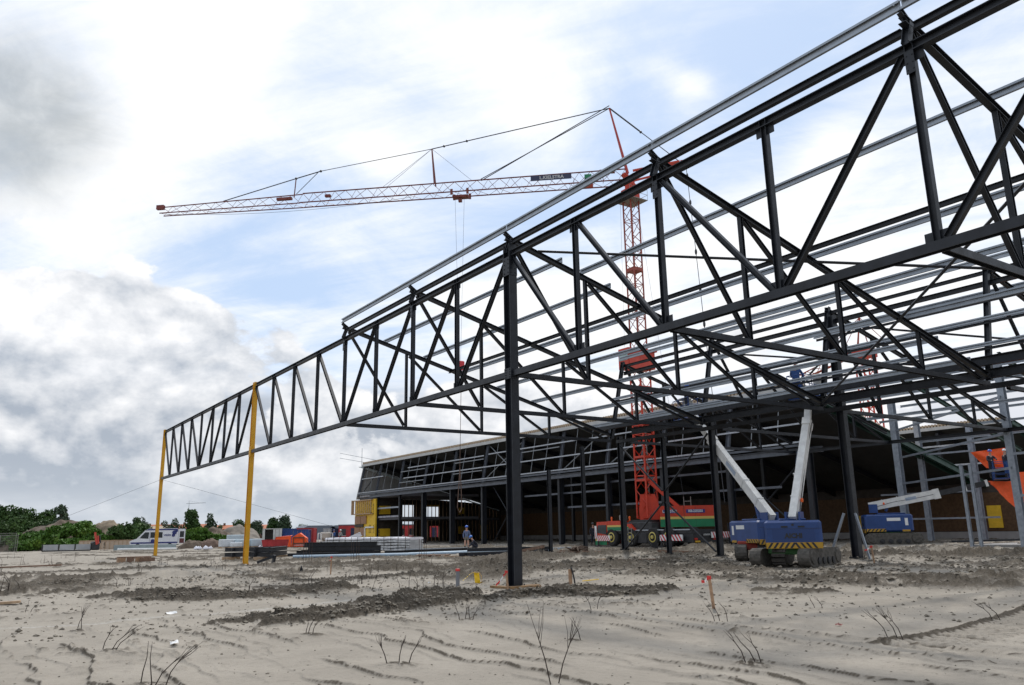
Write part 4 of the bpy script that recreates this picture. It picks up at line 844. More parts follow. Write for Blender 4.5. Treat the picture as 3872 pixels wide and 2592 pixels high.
e = hk+Vector((-.15,0,-8.3)); w.tube([e, e+Vector((.18,.1,-1.6)), e+Vector((.22,.1,-3.2)), e+Vector((-.05,-.05,-3.5)), e+Vector((-.3,-.1,-3.1)), e+Vector((-.16,-.1,-1.5)), e], .035, 5)
tag(w.build('lifting_sling', mat('brown_sling', (.13,.08,.06), .8)), 'brown lifting sling hanging from the hook in front of the hall facade', 'sling')
# second crane far right, and a tiny one on the horizon
c2 = thing('luffing_crane', 'red lattice crane standing far behind the frames on the right', 'crane', (102.5, 62.4, .3))
b = MB(); lattice(b, (102.5,62.4,.5), (102.5,62.4,25), 1.9, 1.9, (1,0,0), 1.9, .13, .07); b.build('mast', RED, c2)
b = MB().bx(101.2, 103.8, 61.3, 63.5, 24.4, 25.6); b.ext(Bprof(1.1,1.4), (102.5,62.4,25), (101.2,64.6,24.6), UP).build('slewing_platform', RED, c2)
b = MB(); lattice(b, (101.6,63.8,25.2), (97.2,70.6,21.9), 1.0, .7, UP, 1.1, .09, .05, 3); b.build('jib', DRED, c2)
b = MB()
for p in ((-.8,.4),(.8,-.4),(-.2,1.0)): b.tube([(102.5+p[0], 62.4+p[1], 25.4), (102.4, 62.5, 30.2)], .08, 6)
for p in ((1.8,-2.6,26),(-1.6,2.4,25.4),(-2.6,3.9,26)): b.tube([(102.4,62.5,30.2), (102.5+p[0], 62.4+p[1], p[2])], .05, 5)
b.build('top_frame', DRED, c2)
c3 = thing('distant_crane', 'tiny grey crane on the skyline above the orange roofs', 'crane', (191.5, 863, 0))
DG_ = mat('distant_grey', (.22,.23,.25), .7)
MB().bx(191.3,191.6,862.8,863.1,0,33).build('mast', DG_, c3)
MB().ext(Bprof(.35,.35), (189,864,33.6), (206,857,34.4), UP).tube([(191.5,863,33.5),(191.2,863.2,36.5)], .15, 4).tube([(191.2,863.2,36.5),(201,859,34.2)], .07, 3).build('jib', DG_, c3)
# ------------------------------------------------------------------ crawler boom lifts
LBLUE = mat('blue_lift_paint', (.014, .052, .19), .4, 0, .12, 2.)
LWHITE = mat('worn_white_boom', (.66, .655, .63), .5, 0, .10, 3.)
TRK = mat('dusty_track', (.085, .077, .066), .85, 0, .3, 7.)
HAZY = mat('hazard_yellow', (.45, .25, .015), .5)
def track(b, x, L, W, H):
    n = 9; P = []
    for i in range(n): a = -math.pi/2+math.pi*i/(n-1); P.append((L/2-H/2+math.cos(a)*H/2, H/2+math.sin(a)*H/2))
    for i in range(n): a = math.pi/2+math.pi*i/(n-1); P.append((-L/2+H/2+math.cos(a)*H/2, H/2+math.sin(a)*H/2))
    b.prism(P, x-W/2+.03, x+W/2-.03, 'x')
    tot = []
    for (a, c), (a2, c2_) in zip(P, P[1:]+P[:1]): tot.append(math.hypot(a2-a, c2_-c))
    per = sum(tot); N = int(per/.17)
    for k in range(N):
        d = per*k/N; i = 0
        while d > tot[i]: d -= tot[i]; i += 1
        (a, c), (a2, c2_) = P[i], P[(i+1) % len(P)]; f = d/tot[i]; q = Vector((0, a+(a2-a)*f, c+(c2_-c)*f)); tg = Vector((0, a2-a, c2_-c)).normalized(); nn = Vector((0, tg.z, -tg.y))
        b.ext(Bprof(.05, W), q-tg*.06+nn*.015, q+tg*.06+nn*.015, nn)
def boom_lift(label, loc, body_rot, trk_rot, deck, base, mid, tip, hazard='AICHI', skid=None, dark_inner=False, big=1.):
    t = thing('boom_lift', label, 'boom lift', loc, 'blue crawler boom lifts')
    RT = Matrix.Translation(Vector(loc)) @ Matrix.Rotation(trk_rot, 4, 'Z') @ Matrix.Scale(big, 4); RB_ = Matrix.Translation(Vector(loc)) @ Matrix.Rotation(body_rot, 4, 'Z') @ Matrix.Scale(big, 4)
    for s in (-1, 1):
        b = MB(); track(b, s*.95, 3.0, .52, .66); o = b.tri(RT).build('track', TRK, t)
        for y in (-1.14, 1.14): MB().lathe((s*1.18, y, .36), [(.05,-.06),(.25,-.05),(.27,0),(.25,.05),(.05,.06)], 14, 0, 'x').tri(RT).build('sprocket', TRK, o)
        for i in range(4): q = MB().lathe((s*1.19, -.66+.44*i, .2), [(.03,-.05),(.13,-.04),(.13,.04),(.03,.05)], 10, 0, 'x'); q.tri(RT).build('track_roller', BLK, o)
    MB().bx(-.75, .75, -.8, .8, .42, .68, bev=.05).lathe((0,0,.5), [(.62,0),(.62,.25)], 20).tri(RT).build('undercarriage', deck, t)
    if skid: MB().bx(-1.1, .6, -.75, .75, .66, .80, bev=.03).tri(RT).build('deck_plate', skid, t)
    b = MB().bx(-1.02, 1.02, -1.35, 1.15, .86, 1.82, bev=.08).bx(-.5, .5, -.6, .9, 1.83, 1.9, bev=.03)
    b.bx(-.75, .75, -1.362, -1.345, 1.0, 1.5, 3)
    b.bx(-1.0, 1.0, -1.368, -1.35, .80, 1.02, 1)
    for i in range(9):
        x = -.96+.2*i+(.1 if i > 4 else 0); d = .14 if x < 0 else -.14
        b.add([(x,-1.372,.81),(x+.09,-1.372,.81),(x+.09+d,-1.372,1.01),(x+d,-1.372,1.01)], [(0,1,2,3)], 2)
    for s in (-1, 1):
        b.bx(s*1.022-.004, s*1.022+.004, -1.3, -.3, .87, 1.03, 1); b.bx(s*1.022-.004, s*1.022+.004, .55, .95, .87, .97, 1)
        for i in range(5): y = -1.28+.2*i; b.add([(s*1.029,y,.88),(s*1.029,y+.09,.88),(s*1.029,y+.21,1.02),(s*1.029,y+.12,1.02)], [(0,1,2,3)], 2)
        b.bx(s*1.022-.006, s*1.022+.006, -.2, .5, 1.45, 1.62, 4); b.bx(s*1.022-.006, s*1.022+.006, .72, .88, 1.2, 1.6, 4)
    text_mesh(b, hazard, .24, RB_.inverted() @ RB_ @ frame((0,-1.366,1.25), (1,0,0), (0,0,1)), 2, depth=.012, bold=.012)
    for x in (-.3,.3): b.bx(x-.12, x+.12, -1.372, -1.364, 1.56, 1.62, 2)
    b.bx(-.04,.04,-1.37,-1.35,1.62,1.70,2); b.bx(-1.005,1.005,-1.358,-1.35,1.515,1.525,2)
    b.tri(Matrix.Translation((0,0,-.14))).tri(RB_).build('turret', [LBLUE, HAZY, BLK, mat('blue_lift_door', (.011,.04,.15), .45), MATS['sign_white']], t)
    B0, M0, T0 = Vector(base), Vector(mid), Vector(tip); d = (T0-B0).normalized()
    side = d.cross(Vector((0,0,1))).normalized()
    br = MB()
    for s in (-1, 1): br.ext(Bprof(.55, .07), B0+side*.26*s-Vector((0,0,.45)), B0+side*.26*s+Vector((0,0,.12)), (d.x, d.y, 0))
    br.build('boom_bracket', LBLUE, t)
    L1 = (M0-B0).length; wb = 1.+(big-1.)*2.
    b = MB().ext(Bprof(.42*wb, .29*wb), B0-d*.25, M0, UP).ext(Bprof(.48*wb, .34*wb), M0-d*.35, M0+d*.04, UP).ext(Bprof(.46*wb, .32*wb), B0+d*L1*.38, B0+d*(L1*.38+.05), UP).ext(Bprof(.46*wb, .32*wb), B0+d*L1*.15, B0+d*(L1*.15+.04), UP)
    for sd in (-1, 1): b.ext(Bprof(.2, .006), B0+d*L1*.5+side*.15*sd*wb, B0+d*L1*.66+side*.15*sd*wb, UP, 1)
    b.build('boom', [LWHITE, mat('grey_decal', (.30,.36,.45), .5)], t)
    MB().tube([B0+side*.19+Vector((0,0,-.1)), B0+d*L1*.3+side*.2, B0+d*L1*.7+side*.19-Vector((0,0,.05)), M0+side*.2], .018, 6).build('hose', BLK, t)
    inner = LWHITE if not dark_inner else BLK
    b = MB().ext(Bprof(.34, .24), M0-d*.2, T0, UP); q = M0.lerp(T0, .55); b.ext(Bprof(.42, .30), q-d*.08, q+d*.06, UP, 1).ext(Bprof(.42,.30), T0-d*.12, T0+d*.04, UP, 1); b.build('inner_boom', [inner, LWHITE], t)
    MB().lathe(B0+side*.24+d*.7, [(.05,-.05),(.06,.02),(.05,.09),(.02,.11)], 10).build('warning_light', MATS['orange_beacon'], t)
    c0 = B0+Vector((d.x, d.y, 0)).normalized()*.75-Vector((0,0,.35)); MB().cyl(c0, B0+d*L1*.22-Vector((0,0,.2)), .09, 10).cyl(B0+d*L1*.22-Vector((0,0,.2)), B0+d*L1*.33-Vector((0,0,.2)), .055, 10, 1).build('lift_cylinder', [LBLUE, LRAIL], t)
    return t
def basket(parent, c, rot, cover=True):
    M = Matrix.Translation(Vector(c)) @ Matrix.Rotation(rot, 4, 'Z')
    b = MB().bx(-.95, .95, -.42, .42, 0, .06)
    for x in (-.95, -.32, .32, .95):
        for y in (-.42, .42): b.cyl((x,y,0), (x,y,1.1), .022, 6)
    for z in (.35, .7, 1.1):
        for y in (-.42, .42): b.cyl((-.95,y,z), (.95,y,z), .02, 6)
        for x in (-.95, .95): b.cyl((x,-.42,z), (x,.42,z), .02, 6)
    o = b.tri(M).build('basket', LBLUE, parent)
    if cover: MB().bx(.3, .92, -.5, -.1, .5, 1.12, bev=.07).bx(.34, .88, -.46, .2, 1.14, 1.26, bev=.05).tri(M).build('control_cover', mat('dirty_white_cover', (.5,.49,.45), .8, 0, .25, 6.), o)
    return o
rb = math.atan2(.6, .8)-math.pi/2
DG = mat('green_deck', (.10, .28, .10), .6, 0, .2, 3.); DR = mat('red_deck', (.36, .05, .03), .6, 0, .15, 3.)
l1 = boom_lift('blue crawler boom lift seen from behind beside the tall thick column, arm upright', (27.0, 20.3, gz(27,20.3)), rb, rb-.42, DG, (26.75, 20.0, 2.05), (29.75, 21.1, 6.0), (31.0, 21.75, 7.6))
l2 = boom_lift('blue crawler boom lift half hidden behind another, its white arm leaning left', (29.9, 24.1, gz(29.9,24.1)), -.35, -.9, DR, (29.5, 23.35, 2.12), (31.13, 27.8, 6.0), (31.7, 29.4, 7.4), skid=DR)
l3 = boom_lift('blue crawler boom lift side-on at the right with low white arm reaching right', (52.3, 31.6, .3), -2.47, -2.4, DG, (51.75, 32.25, 2.85), (53.9, 28.75, 3.58), (55.4, 26.3, 4.15), dark_inner=True, big=1.18)
basket(l1, (31.4, 22.1, 7.15), .1); basket(l2, (31.95, 30.0, 7.3), 1.2); basket(l3, (55.9, 25.6, 4.35), .5, False)
person((31.2, 22.5, 7.2), -1.2, 'worker in blue hooded jacket and pale helmet in the lift basket above the gutter beam', BLUE, BLUE, (.6,.6,.62), 'work')
person((32.0, 30.1, 7.35), -2.6, 'worker with bright blue helmet in the basket behind the leftmost boom', NAVY, NAVY, (.05,.15,.6), 'work')
person((55.7, 26.0, 4.42), 2.4, 'worker with blue helmet and dark clothes in the low lift basket at right', NAVY, NAVY, (.05,.12,.5), 'work')
person((56.1, 25.3, 4.42), -2.2, 'worker with white helmet and dark clothes in the low lift basket at right', NAVY, BLUE, (.75,.75,.75), 'work')
person((57.8, 23.6, 5.0), 2.8, 'worker in blue jacket and white helmet on the orange platform at the right edge', BLUE, BLUE, (.8,.8,.8), 'work')
person((33.9, 56.5, gz(33.9,56.5)), 2.6, 'standing worker in grey top, blue vest and shorts with blue helmet', (.10,.13,.22), (.14,.13,.11), (.05,.15,.55), 'stand', True)
person((31.8, 51.8, gz(31.8,51.8)), 1.2, 'crouching worker in dark jacket and blue helmet beside the long pipes', NAVY, NAVY, (.06,.2,.6), 'crouch')
person((43.3, 52.0, .3), 2.5, 'person in dark clothes standing by the crane cab', NAVY, NAVY, (.03,.03,.03))
person((47.0, 117.0, .35), 2.0, 'person in blue jacket by the red container', BLUE, NAVY, (.1,.1,.2)); person((47.6, 116.0, .35), 3.2, 'person in white helmet and grey top by the red container', (.3,.3,.3), NAVY, (.8,.8,.8))
# ------------------------------------------------------------------ foliage
def leafmat(name, a, b, c):
    m = bpy.data.materials.new(name); m.use_nodes = True; t = NT(m.node_tree); s = t.n['Principled BSDF']
    at = t.node('ShaderNodeAttribute', attribute_name='tone').outputs['Fac']
    col = t.mix(t.ss(at, 0., .55), (*a, 1), (*b, 1)); col = t.mix(t.ss(at, .55, 1.), col, (*c, 1))
    t.l.new(col, s.inputs['Base Color']); s.inputs['Roughness'].default_value = .6; s.inputs['Specular IOR Level'].default_value = .25
    return m
LEAF_D = leafmat('dark_leaves', (.030, .058, .016), (.052, .100, .026), (.085, .145, .034))
LEAF_G = leafmat('bright_leaves', (.040, .090, .014), (.075, .155, .022), (.14, .21, .03))
LEAF_B = leafmat('bluish_leaves', (.040, .064, .036), (.064, .098, .052), (.095, .135, .07))
BARK = mat('bark', (.06, .045, .032), .9, 0, .3, 4.)
def leaves(name, parent, blobs, n, size, m, seed=0, off=(0,0,0), flat=1.):
    g = np.random.default_rng(seed); C = []; wt = np.array([b[3]*b[4]*b[5] for b in blobs]); wt = wt/wt.sum()
    for b, w in zip(blobs, wt):
        k = max(12, int(2.2*n*w)); d = g.normal(size=(k, 3)); d /= np.linalg.norm(d, axis=1)[:, None]
        rad = (.55+.45*g.random(k)**.6)*(1+.22*np.sin(d[:, 0]*7+b[0]*3)*np.cos(d[:, 2]*6+b[1]))
        C.append(np.array(b[:3])+d*rad[:, None]*np.array(b[3:6]))
    C = np.concatenate(C); k = len(C)
    keep = vnoise(C[:, 0]*.9/size*.25+C[:, 1]*.3, C[:, 2]*.9/size*.25, 7+seed) > .14; C = C[keep]; k = len(C)
    a, b_ = g.normal(size=(k, 3)), g.normal(size=(k, 3)); a[:, 2] *= flat
    a /= np.linalg.norm(a, axis=1)[:, None]; b_ -= (a*b_).sum(1)[:, None]*a; b_ /= np.linalg.norm(b_, axis=1)[:, None]
    s = size*1.25*(.55+.9*g.random(k))[:, None]
    V = np.stack([C+a*s, C+b_*s*.6, C-a*s*.8, C-b_*s*.6], 1).reshape(-1, 3)-np.array(off)
    me = bpy.data.meshes.new(name); F = np.arange(4*k).reshape(-1, 4)
    me.from_pydata(V.tolist(), [], F.tolist())
    at = me.attributes.new('tone', 'FLOAT', 'POINT'); cl = vnoise(C[:, 0]*.7+C[:, 1]*.4, C[:, 2]*.8+C[:, 1]*.2, 3+seed)
    tone = np.clip(cl*.8+.35*g.random(k)-.1, 0, 1); at.data.foreach_set('value', np.repeat(tone, 4).astype(np.float32))
    me.materials.append(m); o = bpy.data.objects.new(name, me); S.collection.objects.link(o)
    if parent: o.parent = parent
    return o
def tree(x, y, h, w, m, label, group, kind='round', seed=0, n=2600, trunk=True, size=None):
    g = random.Random(seed); t = thing('tree', label, 'tree', (x, y, 0), group)
    z0 = h*(.22 if kind != 'poplar' else .12); bl = []
    if kind == 'poplar':
        for i in range(5): bl.append((g.uniform(-.2,.2)*w, g.uniform(-.2,.2)*w, z0+(h-z0)*(i+.5)/5, w*(.42-.05*i), w*(.42-.05*i), h*.16))
        bl.append((w*.35, 0, h*.55, w*.25, w*.25, h*.3))
    else:
        for i in range(9):
            a = g.uniform(0, 6.28); r = w*.32*g.random()**.5; zz = z0+(h-z0)*(.18+.64*g.random()); f = 1-.5*abs((zz-z0)/(h-z0)-.4)
            bl.append((math.cos(a)*r, math.sin(a)*r, zz, w*.30*f*g.uniform(.7,1.2), w*.30*f*g.uniform(.7,1.2), (h-z0)*.23*g.uniform(.7,1.2)))
        bl.append((0, 0, h-(h-z0)*.2, w*.24, w*.24, (h-z0)*.2)); bl.append((0,0,z0+(h-z0)*.4, w*.36, w*.36, (h-z0)*.34))
    leaves('crown', t, bl, n, size or h*.028, m, seed)
    if trunk:
        b = MB().tube([(0,0,-.2),(g.uniform(-.1,.1),0,h*.3),(g.uniform(-.3,.3),g.uniform(-.2,.2),h*.75)], [h*.028, h*.02, h*.006], 7)
        for i in range(4): a = i*1.6+seed; b.tube([(0,0,h*(.25+.08*i)), (math.cos(a)*w*.2, math.sin(a)*w*.2, h*(.45+.08*i)), (math.cos(a)*w*.32, math.sin(a)*w*.32, h*(.6+.07*i))], [h*.012,h*.008,h*.003], 5)
        b.build('trunk', BARK, t, local=True)
    return t
Fd = Vector((math.sin(R(8)), math.cos(R(8)), 0))
WT = 'trees of the wood on the left'
for i, (x, y, h, w, l) in enumerate([(4.5,228,8.6,8,'dark broad tree cut by the left edge of the picture'), (9.8,230,9.7,8.5,'tallest dark tree of the wood at the far left'), (14.2,231,9.0,7,'dark tree in the middle of the wood at the left'), (17.4,228,8.2,6,'dark tree at the right end of the wood at the left'), (11.6,222,7,8,'low dark tree in front of the wood at the left'), (6.0,220,6.4,8,'low dark tree at the left edge in front of the wood'), (16.3,220,6.2,6,'low dark tree at the foot of the wood, beside the mound')]):
    tree(x, y, h, w, LEAF_D, l, WT, seed=10+i, n=2600)
tree(18.6, 200, 8.5, 4.0, LEAF_B, 'loose tall tree standing just right of the dark wood', 'single trees', seed=31, n=1500)
tree(42.4, 256, 7.3, 3.6, LEAF_D, 'small round dark tree above the tan roof', 'single trees', seed=32, n=900); tree(47, 275, 7.2, 5, LEAF_B, 'thin grey-green tree right of the small round tree', 'single trees', seed=33, n=700, kind='poplar')
tree(46.0, 233, 5.5, 3.2, LEAF_B, 'small conical tree just right of the left yellow column', 'single trees', seed=34, n=900, kind='poplar'); tree(48.6, 235, 6.0, 4.0, LEAF_B, 'bushy conical tree in front of the orange roof', 'single trees', seed=35, n=1100, kind='poplar')
tree(53.2, 234, 8.6, 4.2, LEAF_D, 'tall dense tree standing in front of the orange roof', 'single trees', seed=36, n=1700); tree(66.8, 272, 8.2, 4.6, LEAF_B, 'pale poplar behind the orange roof', 'single trees', seed=37, n=1200, kind='poplar')
tree(76.5, 296, 5.6, 2.6, LEAF_D, 'very small tree at the right end of the orange roof', 'single trees', seed=38, n=500); tree(72.5, 300, 5.3, 2.4, LEAF_D, 'tiny tree peeping over the orange roof', 'single trees', seed=39, n=400)
for i, (x, y, h, w, l) in enumerate([(81.5,289,6.9,6,'dark tree just left of the nearer yellow column'), (86,285,6.4,5,'dark low tree right behind the nearer yellow column'), (85.6,267,7.2,5,'middle tree of the group above the white container'), (89.6,266,7.9,6.6,'tallest broad tree above the containers'), (94.6,264,5.0,5,'low tree at the right end of the group above the containers'), (82.4,275,6.0,4.5,'low tree left of the white container')]):
    tree(x, y, h, w, [LEAF_D, LEAF_B][i % 2], l, 'trees above the containers', seed=50+i, n=1500)
far_wood = leaves('far_tree_line', None, [(100+i*9, 420-i*4, 2.6, 7, 3, 2.6) for i in range(14)], 2600, .55, LEAF_B, 77); tag(far_wood, 'low far line of trees on the horizon behind the site cabins', 'trees', kind='stuff')
# earth mounds, bushes on them
def heap(name, cx, cy, rx, ry, h, m, label, seed=0, group=None, cat='heap', rot=0, kind=None, nz=.35):
    n = 44; u = np.linspace(-1.15, 1.15, n); U, V = np.meshgrid(u, u)
    r = np.hypot(U, V); r = r+(fbm(U*2+seed, V*2+3, 90+seed, 3)-.5)*.4
    z = h*np.clip(1-np.clip(r, 0, 1)**2.4, 0, 1)**.8*(1+nz*(fbm(U*3+seed, V*3, 91+seed, 4)-.5)*2)+(fbm(U*9, V*9+seed, 92, 3)-.5)*h*.12*(r < 1)-.05
    c, s = math.cos(rot), math.sin(rot); X, Y = U*rx*c-V*ry*s, U*rx*s+V*ry*c
    b = MB().add(np.stack([X, Y, z], -1).reshape(-1, 3).tolist(), [(i*n+j, i*n+j+1, (i+1)*n+j+1, (i+1)*n+j) for i in range(n-1) for j in range(n-1)])
    o = b.build(name, m, None, True, local=True); o.location = (cx, cy, 0.1)
    return tag(o, label, cat, group, kind)
SOIL = mat('brown_soil', (.115, .085, .06), .95, 0, .25, 1.2, .8, 3.); PSOIL = mat('pale_soil', (.20, .175, .145), .95, 0, .2, .8, .8, 3.)
heap('earth_mound', 15.6, 151, 8.5, 7, 3.9, SOIL, 'long overgrown earth mound at the left', 1); heap('earth_mound', 19.8, 146, 6.2, 6, 3.9, mat('tan_soil', (.20, .155, .105), .95, 0, .25, 1.2, .8, 3.), 'bare brown earth mound right of the overgrown one', 2); heap('earth_mound', 8.5, 138, 4.5, 5, 1.9, SOIL, 'low earth mound by the mesh fence', 3)
heap('sand_heap', 45.5, 164, 5.5, 5, 3.2, PSOIL, 'grey heap of sand left of the nearer yellow column', 4); heap('sand_heap', 41.0, 160, 3.8, 4, 2.7, SOIL, 'brown heap of soil at the left of the grey sand heap', 5)
heap('soil_heap', 25.1, 109.3, 1.9, 1.5, 1.0, SOIL, 'low dark brown soil heap right of the van', 6, 'brown soil heaps'); heap('soil_heap', 27.2, 108.6, 1.7, 1.4, 1.2, mat('reddish_soil', (.15,.10,.075), .95, 0, .2, 1.5), 'taller reddish soil heap beside the white pallets', 7, 'brown soil heaps')
heap('soil_bank', 35, 92.5, 7.0, 2.0, .55, SOIL, 'low brown soil bank in front of the containers', 8, cat='bank')
for i, (x, y, z, rx, ry, rz, n, m, l) in enumerate([(10.5,142,1.6,3.2,2.5,1.3,1300,LEAF_G,'green bush low on the mound at the far left'), (15.8,143,3.0,2.6,2,1.3,1300,LEAF_G,'bright green bush on top of the overgrown mound'), (18.2,139,1.2,2.8,2,1.1,1200,LEAF_G,'bush on the mound above the wooden formwork'), (20.9,138.5,2.2,1.8,1.5,1.4,900,LEAF_D,'dark bush on the right flank of the brown mound'), (12.9,133,.9,3.0,1.6,.9,1000,LEAF_G,'pale green weeds at the mound foot behind the flatbed'),
        (22.6,136,2.2,2.6,2,1.7,1300,LEAF_D,'dark bush right of the brown mound behind the van'), (30.2,131,1.4,2.9,2.2,1.75,2400,LEAF_G,'big bright green bush right of the white van'), (33.2,130,.9,2.4,1.8,1.1,1300,LEAF_G,'lower green bush right of the van, sloping down'), (8.0,129,.8,2.2,1.6,.9,800,LEAF_G,'green weeds behind the mesh fence'), (12.6,146,2.4,2.2,2,1.3,900,LEAF_G,'yellow-green bush on the left shoulder of the mound'), (8.6,133,1.3,3.4,1.8,1.2,1500,LEAF_G,'wide green bush over the low mound by the mesh fence'), (6.0,136,1.0,2.6,1.8,1.2,1000,LEAF_D,'dark green bush at the left edge behind the mesh fence'), (13.2,141.5,2.6,2.4,1.6,1.2,1200,LEAF_G,'green bush between the two shoulders of the overgrown mound'), (17.0,141,2.2,2.2,1.5,1.2,1000,LEAF_G,'green bush left of the bare brown mound')]):
    g = random.Random(i); bl = [(g.uniform(-.5,.5)*rx, g.uniform(-.5,.5)*ry, g.uniform(-.3,.4)*rz, rx*.55, ry*.55, rz*.6) for _ in range(6)]+[(0,0,0,rx*.8,ry*.8,rz*.8)]
    o = leaves('bush', None, bl, n, .20, m, 100+i); o.location = (x, y, z); tag(o, l, 'bush', 'bushes on the mounds')
# far houses
ORG = mat('orange_roof_tile', (.42, .135, .06), .75, 0, .12, .8); BRK = mat('brown_brick', (.13, .075, .05), .85, 0, .2, 1.)
def house(x0, y0, x1, y1, zw, zr, d, roof, wall, label, nwin=5, group='far houses'):
    t = thing('house', label, 'house', ((x0+x1)/2, (y0+y1)/2, 0), group); a, e = Vector((x0,y0,0)), Vector((x1,y1,0)); dr = (e-a).normalized(); nr = Vector((-dr.y, dr.x, 0)); L = (e-a).length
    M = Matrix(((dr.x,nr.x,0,x0),(dr.y,nr.y,0,y0),(0,0,1,0),(0,0,0,1)))
    MB().bx(0, L, 0, d, 0, zw).tri(M).build('wall', wall, t); MB().prism([(-.4,zw-.2),(d/2,zr),(d+.4,zw-.2)], -.4, L+.4, 'x').tri(M).build('roof', roof, t)
    for i in range(nwin):
        w = MB().bx(L*(i+.3)/nwin, L*(i+.7)/nwin, -.06, .02, zw*.4, zw*.75).tri(M).build('window', GLASS, t)
    for i in range(max(1, nwin//3)): MB().bx(L*(i*3+1.4)/nwin-.4, L*(i*3+1.4)/nwin+.4, d/2-.4, d/2+.4, zr-.6, zr+.7).tri(M).build('chimney', BRK, t)
house(58, 318, 78, 314, 4.2, 6.0, 8, ORG, BRK, 'long orange tiled roof left of the tall dense tree', 8); house(79, 313.5, 100, 309, 4.1, 5.5, 8, ORG, BRK, 'long orange tiled roof right of the tall dense tree', 8); house(49, 300, 57, 298, 3.8, 5.6, 7, ORG, BRK, 'short orange roof at the left yellow column', 3)
house(40.5, 247, 48.5, 245, 3.0, 4.6, 6, mat('tan_roof', (.42,.33,.22), .7, 0, .1, 1.), BRK, 'low tan roofed shed behind the van', 3)
for x, y, w_, l in [(71,186,4.5,'low grey roofed building far behind the grey container'), (78,186,5,'dark roofed building far behind the red site cabin')]:
    b = MB().prism([(x-w_,0),(x+w_,0),(x+w_,2.7),(x+w_*.7,3.6),(x-w_*.6,3.6),(x-w_,2.7)], y, y+6, 'y'); tag(b.build('far_shed', mat('blue_grey_roof', (.10,.12,.15), .6)), l, 'shed', 'far sheds')
# ------------------------------------------------------------------ containers and cabins
def container(loc, rot, L, Wd, H, m, label, door=None, marks=None, open_end=False, cat='container'):
    t = thing('container', label, cat, loc, 'site containers', rot)
    b = MB(); n = int(L/.28)
    def corr(y, s):
        P = []
        for i in range(n): x = -L/2+L*i/n; P += [(x, 0), (x+L/n*.35, 0), (x+L/n*.5, .05), (x+L/n*.85, .05)]
        P.append((L/2, 0)); b.add([(p[0], y-s*p[1], .12) for p in P]+[(p[0], y-s*p[1], H-.1) for p in P], [(i, i+1, len(P)+i+1, len(P)+i) for i in range(len(P)-1)])
    corr(-Wd/2, -1); corr(Wd/2, 1); b.bx(-L/2, L/2, -Wd/2, Wd/2, H-.1, H).bx(-L/2, L/2, -Wd/2, Wd/2, 0, .12).bx(L/2-.06, L/2, -Wd/2, Wd/2, .12, H-.1)
    if not open_end: b.bx(-L/2, -L/2+.05, -Wd/2, Wd/2, .12, H-.1)
    b.build('shell', m, t, local=True)
    f = MB()
    for x in (-L/2, L/2):
        for y in (-Wd/2, Wd/2): f.bx(x-.06, x+.06, y-.06, y+.06, 0, H+.02)
    for z in (0, H-.08):
        for y in (-Wd/2, Wd/2): f.bx(-L/2+.06, L/2-.06, y-.05, y+.05, z, z+.1)
        for x in (-L/2, L/2): f.bx(x-.05, x+.05, -Wd/2+.06, Wd/2-.06, z, z+.1)
    f.build('corner_frame', m, t, local=True)
    for s in (-1, 1):
        d = MB()
        if open_end and s == 1: d.bx(-L/2-1.1, -L/2-.05, Wd/2-.03, Wd/2+.03, .15, H-.12)
        else: d.bx(-L/2-.05, -L/2-.012, s*Wd/4-Wd*.235, s*Wd/4+Wd*.235, .15, H-.12)
        if not (open_end and s == 1):
            for y in (-.3, .3): d.cyl((-L/2-.07, s*Wd/4+y, .15), (-L/2-.07, s*Wd/4+y, H-.12), .02, 6, 1)
        d.build('door', [m, MATS['dull_metal']], t, local=True)
    return t
CW = mat('container_white', (.55,.55,.52), .5, 0, .12, 1.); CB = mat('container_blue', (.012,.05,.20), .5, 0, .15, 1.5); CR = mat('container_red', (.38,.022,.025), .5, 0, .15, 1.5); CDB = mat('container_dark_blue', (.012,.018,.06), .5, 0, .1, 1.); CG = mat('container_grey', (.34,.35,.36), .5, 0, .1, 1.)
c = container((40.6, 126.3, .2), R(75), 5.5, 2.5, 2.35, CW, 'white container with one door swung open', open_end=True)
container((42.4, 124.5, .2), R(150), 2.9, 2.4, 2.3, CB, 'blue container right behind the orange tarpaulin'); container((41.9, 117, .2), R(65), 4.5, 2.3, 2.1, CB, 'lower blue container right of the orange tarpaulin')
container((45.0, 123.0, .2), R(65), 6, 2.4, 2.35, CR, 'red container beside the two standing workers'); container((51.6, 131, .2), R(62), 3, 1.2, 2.3, CG, 'narrow grey container among the site cabins'); container((53.2, 131, .2), R(150), 2.6, 2.2, 2.3, CDB, 'dark blue container right of the grey one')
def cabin(loc, rot, L, label, sign=False):
    t = thing('site_cabin', label, 'site cabin', loc, 'red site cabins', rot); b = MB().bx(-L/2, L/2, -1.3, 1.3, .15, 2.75).bx(-L/2-.08, L/2+.08, -1.38, 1.38, 2.75, 2.9, 1); b.build('body', [CR, MATS['blue_grey_roof']], t, local=True)
    for i in range(int(L/1.6)):
        x = -L/2+.8+1.6*i
        if i % 3 == 1: MB().bx(x-.4, x+.4, -1.33, -1.3, .2, 2.3).build('door', CDB, t, local=True)
        else: w = MB().bx(x-.4, x+.4, -1.33, -1.3, 1.1, 2.2).bx(x-.46, x+.46, -1.32, -1.3, 1.04, 1.1, 1).build('window', [GLASS, MATS['sign_white']], t, local=True)
    return t
cabin((55.2, 129.5, .2), R(-28), 4.2, 'red site cabin just left of the yellow hall front'); cabin((63.8, 128.5, .1), R(-14), 8, 'red site cabin seen through the left hall window'); cabin((69.6, 126.5, .1), R(-14), 6, 'red site cabin seen through the right hall window')
